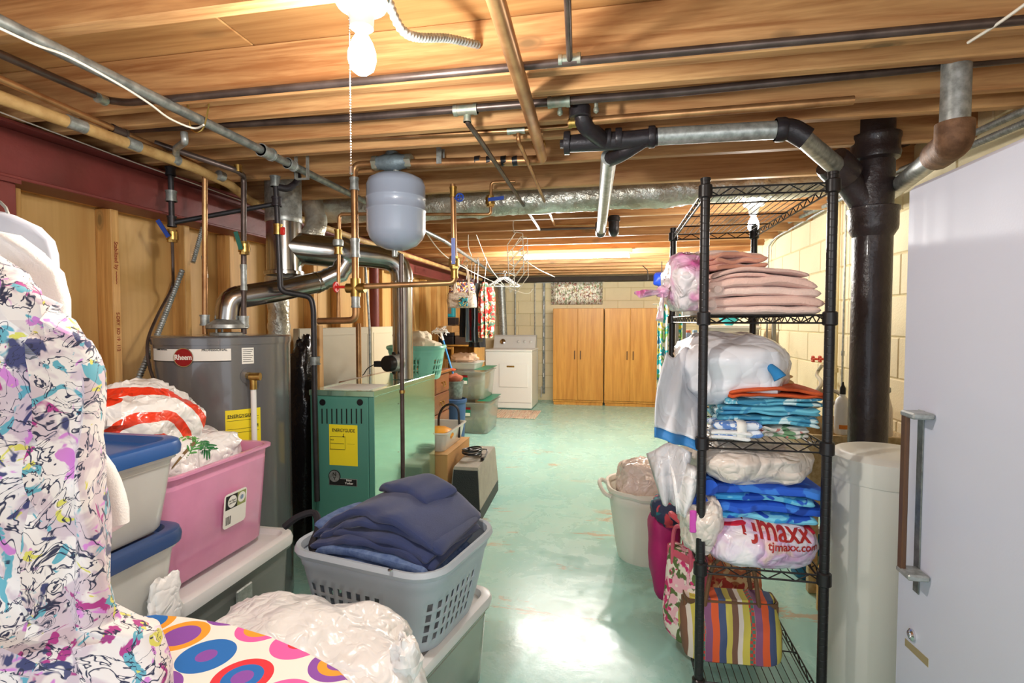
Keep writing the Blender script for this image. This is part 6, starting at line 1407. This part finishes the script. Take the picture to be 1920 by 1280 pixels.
obj('handle_backplate', box((FX-.004, sp_-.014, zb_-.06), (FX-.0003, sp_+.012, zt_+.004), .001), 'galvdark', dr_, smooth=False)
q = P(1712, 1190, X=FX)
obj('lock', X(lathe([(.015, -.002), (.016, .006), (.011, .010), (.010, .004), (.004, .004)], (0, 0, 0), 20), face((FX, q.y, q.z), (0, -1, 0), (0, 0, 1))), 'chrome', dr_)
a, b = P(1697, 1196, X=FX-.001), P(1740, 1248, X=FX-.001)
obj('name_strip', loft([[Vector((FX-.0012*s, y, z)) for y, z in ((a.y, a.z), (b.y, b.z+.018), (b.y, b.z-.004), (a.y, a.z-.02))] for s in (0, 1)]), mat('brass_label', (190, 178, 140), .4, .5), dr_, smooth=False)
# ---------------------------------------------------------------- water softener
sc_ = P(1662, 820, Y=2.03); SR = .165
so = thing('brine_tank', 'cream white round water softener tank beside the freezer', 'tank', (sc_.x, 2.03, 0))
som = mat('cream_tank', (222, 220, 210), .4); zs = .90
obj('tank_body', lathe([(SR-.005, .0005), (SR, .01), (SR, zs-.10)], (sc_.x, 2.03, 0), 48), som, so)
obj('tank_lid', lathe([(SR+.002, zs-.099), (SR+.004, zs-.09), (SR+.002, zs-.02), (SR-.012, zs-.006), (SR-.03, zs), (.01, zs+.004)], (sc_.x, 2.03, 0), 48), som, so)
# ---------------------------------------------------------------- laundry tub on the wall
TX0, TX1, TY0, TY1, TZ = .93, 1.39, 2.75, 3.35, .80
lt = thing('laundry_tub', 'beige speckled laundry tub against the right wall', 'tub', (1.16, 3.05, 0))
ltm = mat('speckled_stone_tub', (206, 184, 140), .6, col2=(176, 150, 106), vs=45)
rm = lambda k, z: rr((TX1-TX0)*k, (TY1-TY0)*k, .03, z, 4, (TX0+TX1)/2, (TY0+TY1)/2)
obj('basin', loft([rm(.86, .42), rm(.97, TZ-.03), rm(1.0, TZ-.028), rm(1.0, TZ), rm(.93, TZ), rm(.80, .46)]), ltm, lt)
for x, y in ((TX0+.05, TY0+.06), (TX1-.05, TY0+.06), (TX0+.05, TY1-.06), (TX1-.05, TY1-.06)): obj('leg', box((x-.02, y-.02, .0005), (x+.02, y+.02, .43), .004), ltm, lt, smooth=False)
obj('inner_wall', box((TX0+.05, (TY0+TY1)/2-.012, .47), (TX1-.05, (TY0+TY1)/2+.012, TZ-.005), .004), ltm, lt, smooth=False)
hs = thing('wash_hoses', 'grey hoses from red wall taps draped into the laundry tub', 'hose', P(1535, 672, X=1.38))
for i, px in enumerate((1528, 1541)):
    q = P(px, 673, X=1.36)
    obj('tap_wheel', J(*[blob(q+Vector((-.012, .016*math.cos(a*1.047), .016*math.sin(a*1.047))), (.009, .008, .008), .05, 3, a, 10, 8) for a in range(6)], cyl(q, q+XD*.05, .008, 8)), mat('orange_red_tap', (200, 76, 52), .5), hs)
q = P(1541, 685, X=1.36)
hosem = mat('grey_hose', (168, 160, 140), .5)
obj('hose', tube(curve([q, q+Vector((-.03, .0, -.06)), P(1540, 720, Y=3.1), P(1520, 760, Y=3.05), (1.13, 3.0, .70)], 6), .011, 8), hosem, hs)
obj('hose', tube(curve([P(1520, 735, Y=3.1), P(1545, 733, Y=3.05), P(1570, 735, Y=3.0), P(1590, 760, Y=2.95), (1.25, 2.95, .70)], 6), .011, 8), hosem, hs)
obj('hose', tube(curve([P(1505, 775, Y=2.95), P(1530, 762, Y=2.98), P(1565, 755, Y=2.95), P(1585, 772, Y=2.9), (1.2, 2.9, .70)], 6), .011, 8), hosem, hs)
q = P(1593, 770, Y=2.72)
t = thing('cleaner_bottle', 'white spray bottle with an orange mark standing on the tub rim', 'bottle', (q.x, 2.80, TZ))
bq = (q.x+.0, 2.80, TZ+.001)
obj('bottle_body', lathe([(.03, 0), (.034, .005), (.034, .14), (.028, .17), (.013, .185), (.012, .20)], bq, 20), 'white', t)
obj('bottle_cap', lathe([(.013, .195), (.013, .225), (.006, .24), (.004, .255)], bq, 12), 'black', t)
obj('bottle_mark', cylpatch(bq, .034, -2.3, -1.2, TZ+.03, TZ+.05), mat('orange_mark', (224, 130, 40), .5), t)
q = P(1672, 700, Y=2.75)
t = thing('spray_bottle', 'pale spray bottle with a grey trigger behind the freezer handle', 'bottle', (q.x, 2.75, TZ))
bx_ = Vector((min(q.x, 1.37), 2.80, TZ+.001))
obj('bottle_body', lathe([(.03, 0), (.033, .006), (.03, .13), (.016, .19), (.014, .21)], bx_, 18), 'bagbeige', t)
obj('trigger_head', box(bx_+Vector((-.05, -.012, .205)), bx_+Vector((.02, .012, .235)), .006), 'galvdark', t, smooth=False)
# wall board holding that bottle
# ---------------------------------------------------------------- floor bottles behind the rack
def jug(name, label, c, w, d, h, m, cap, rot=0, lab=None):
    t = thing(name, label, 'bottle', c); M4 = TR(c, rot)
    obj('jug_body', X(loft([rr(w*k, d*k, min(w, d)*.3, h*u, 5) for k, u in ((.92, 0), (1, .03), (1, .45), (.96, .62), (.75, .78), (.45, .86), (.34, .9))]), M4), m, t)
    obj('jug_handle', X(tube(curve([(w*.18, 0, h*.84), (w*.42, 0, h*.82), (w*.5, 0, h*.68), (w*.46, 0, h*.55)], 5), .012, 8), M4), m, t)
    obj('cap', X(lathe([(w*.17, h*.9), (w*.17, h*.98), (w*.15, h)], (0, 0, 0), 16), M4), cap, t)
    if lab: obj('front_label', X(box((-w*.36, -d/2-.002, h*.12), (w*.36, -d/2+.002, h*.5), .001), M4), lab, t, smooth=False)
    return t
q = P(1530, 1110, Y=2.75)
jug('detergent_jug', 'blue detergent jug on the floor behind the rack', (P(1530, 1100, Y=2.95).x, 3.0, .0005), .20, .12, .26, mat('blue_jug', (26, 106, 150), .35), 'white', .2, mat('green_grey_label', (150, 170, 160), .5))
jug('detergent_jug', 'yellow detergent jug with a purple cap behind the rack', (P(1567, 1100, Y=2.62).x+.01, 2.62, .0005), .17, .11, .32, mat('yellow_jug', (232, 166, 40), .35), mat('purple_cap', (160, 120, 200), .4), -.4)
t = jug('bleach_bottle', 'white bottle with a pale blue label beside the softener tank', (P(1577, 1150, Y=2.3).x+.03, 2.33, .0005), .13, .10, .27, 'white', 'white', .3, mat('aqua_label', (110, 190, 214), .5))
# ---------------------------------------------------------------- far right behind the rack
yc_ = print_cloth('yellow_leaf_curtain', (236, 234, 220), [(214, 200, 70), (40, 120, 160), (120, 170, 80), (40, 170, 180)], 9, 2.0, .56)
ca, cb = P(1232, 700, Y=5.6), P(1281, 700, Y=5.6)
tag(obj('leaf_curtain', curtain(ca.x, cb.x, 5.6, .15, 1.52, 5, .02, 3), yc_, solid=.003), 'white curtain with yellow, blue and green leaves behind the rack', 'curtain')
us = thing('utility_shelves', 'grey shelves of clear totes and jars against the right wall', 'shelves', (1.1, 5.2, 0))
sx0, sx1, sy0, sy1 = P(1281, 640, Y=5.0).x, 1.38, 4.95, 5.5
um = mat('grey_shelf_metal', (120, 118, 112), .5)
for x, y in ((sx0, sy0), (sx1, sy0), (sx0, sy1), (sx1, sy1)): obj('upright', box((x-.015, y-.015, .0005), (x+.015, y+.015, 1.55), .002), um, us, smooth=False)
for z_ in (.25, .72, 1.13): obj('shelf', box((sx0, sy0, z_-.02), (sx1, sy1, z_), .003), um, us, smooth=False)
tag(obj('curtain_wire', cyl((ca.x-.05, 5.6, 1.525), (1.38, 5.6, 1.525), .004, 6), 'galv'), 'thin wire carrying the leaf curtain behind the rack', 'wire')
t = thing('storage_tote', 'clear tote with a white lid on the far utility shelves', 'tote', (1.05, 5.2, 1.131)); tote(t, (sx1-.32, 5.2), .46, .36, 1.131, 1.31, clearm, lidw, .9, .006, lidh=.025)
for i in range(4):
    c_ = (sx0+.05+.062*i, 5.05+.03*(i % 2), 1.131); cols = [(150, 170, 200), (206, 206, 206), (196, 110, 80), (130, 160, 180)]
    t = thing('glass_jar', ('pale blue', 'clear', 'orange-lidded', 'smoky blue')[i]+' jar on the far utility shelves', 'jar', c_)
    obj('jar_body', lathe([(.024, 0), (.027, .006), (.027, .10), (.02, .115)], c_, 16), mat('jar_glass_%d' % i, cols[i], .15, trans=.3), t)
    obj('lid', lathe([(.022, .1155), (.022, .135), (.018, .138)], c_, 16), mat('jar_lid_%d' % i, cols[(i+2) % 4], .4), t)
tag(obj('teal_bowl', lathe([(.03, 0), (.08, .05), (.10, .09), (.095, .09), (.07, .05), (.02, .01)], (sx1-.32, 5.2, 1.3105), 24), mat('teal_ceramic', (60, 190, 196), .3)), 'teal bowl standing on the clear tote on the far shelves', 'bowl')
q = P(1240, 525, Y=6.5)
tag(obj('blue_jug', blob((q.x+.02, 6.69, 1.86), (.10, .08, .09), .1, 3, 4, 24, 16, .7), mat('blue_plastic', (30, 70, 190), .4)), 'blue plastic object hanging under the far joists by the right wall', 'container')
tag(obj('blue_jug_strap', tube([(q.x+.02, 6.69, 1.94), (q.x+.02, 6.69, 2.081)], .006, 6), 'black'), 'black strap holding the blue plastic object under the joists', 'strap')
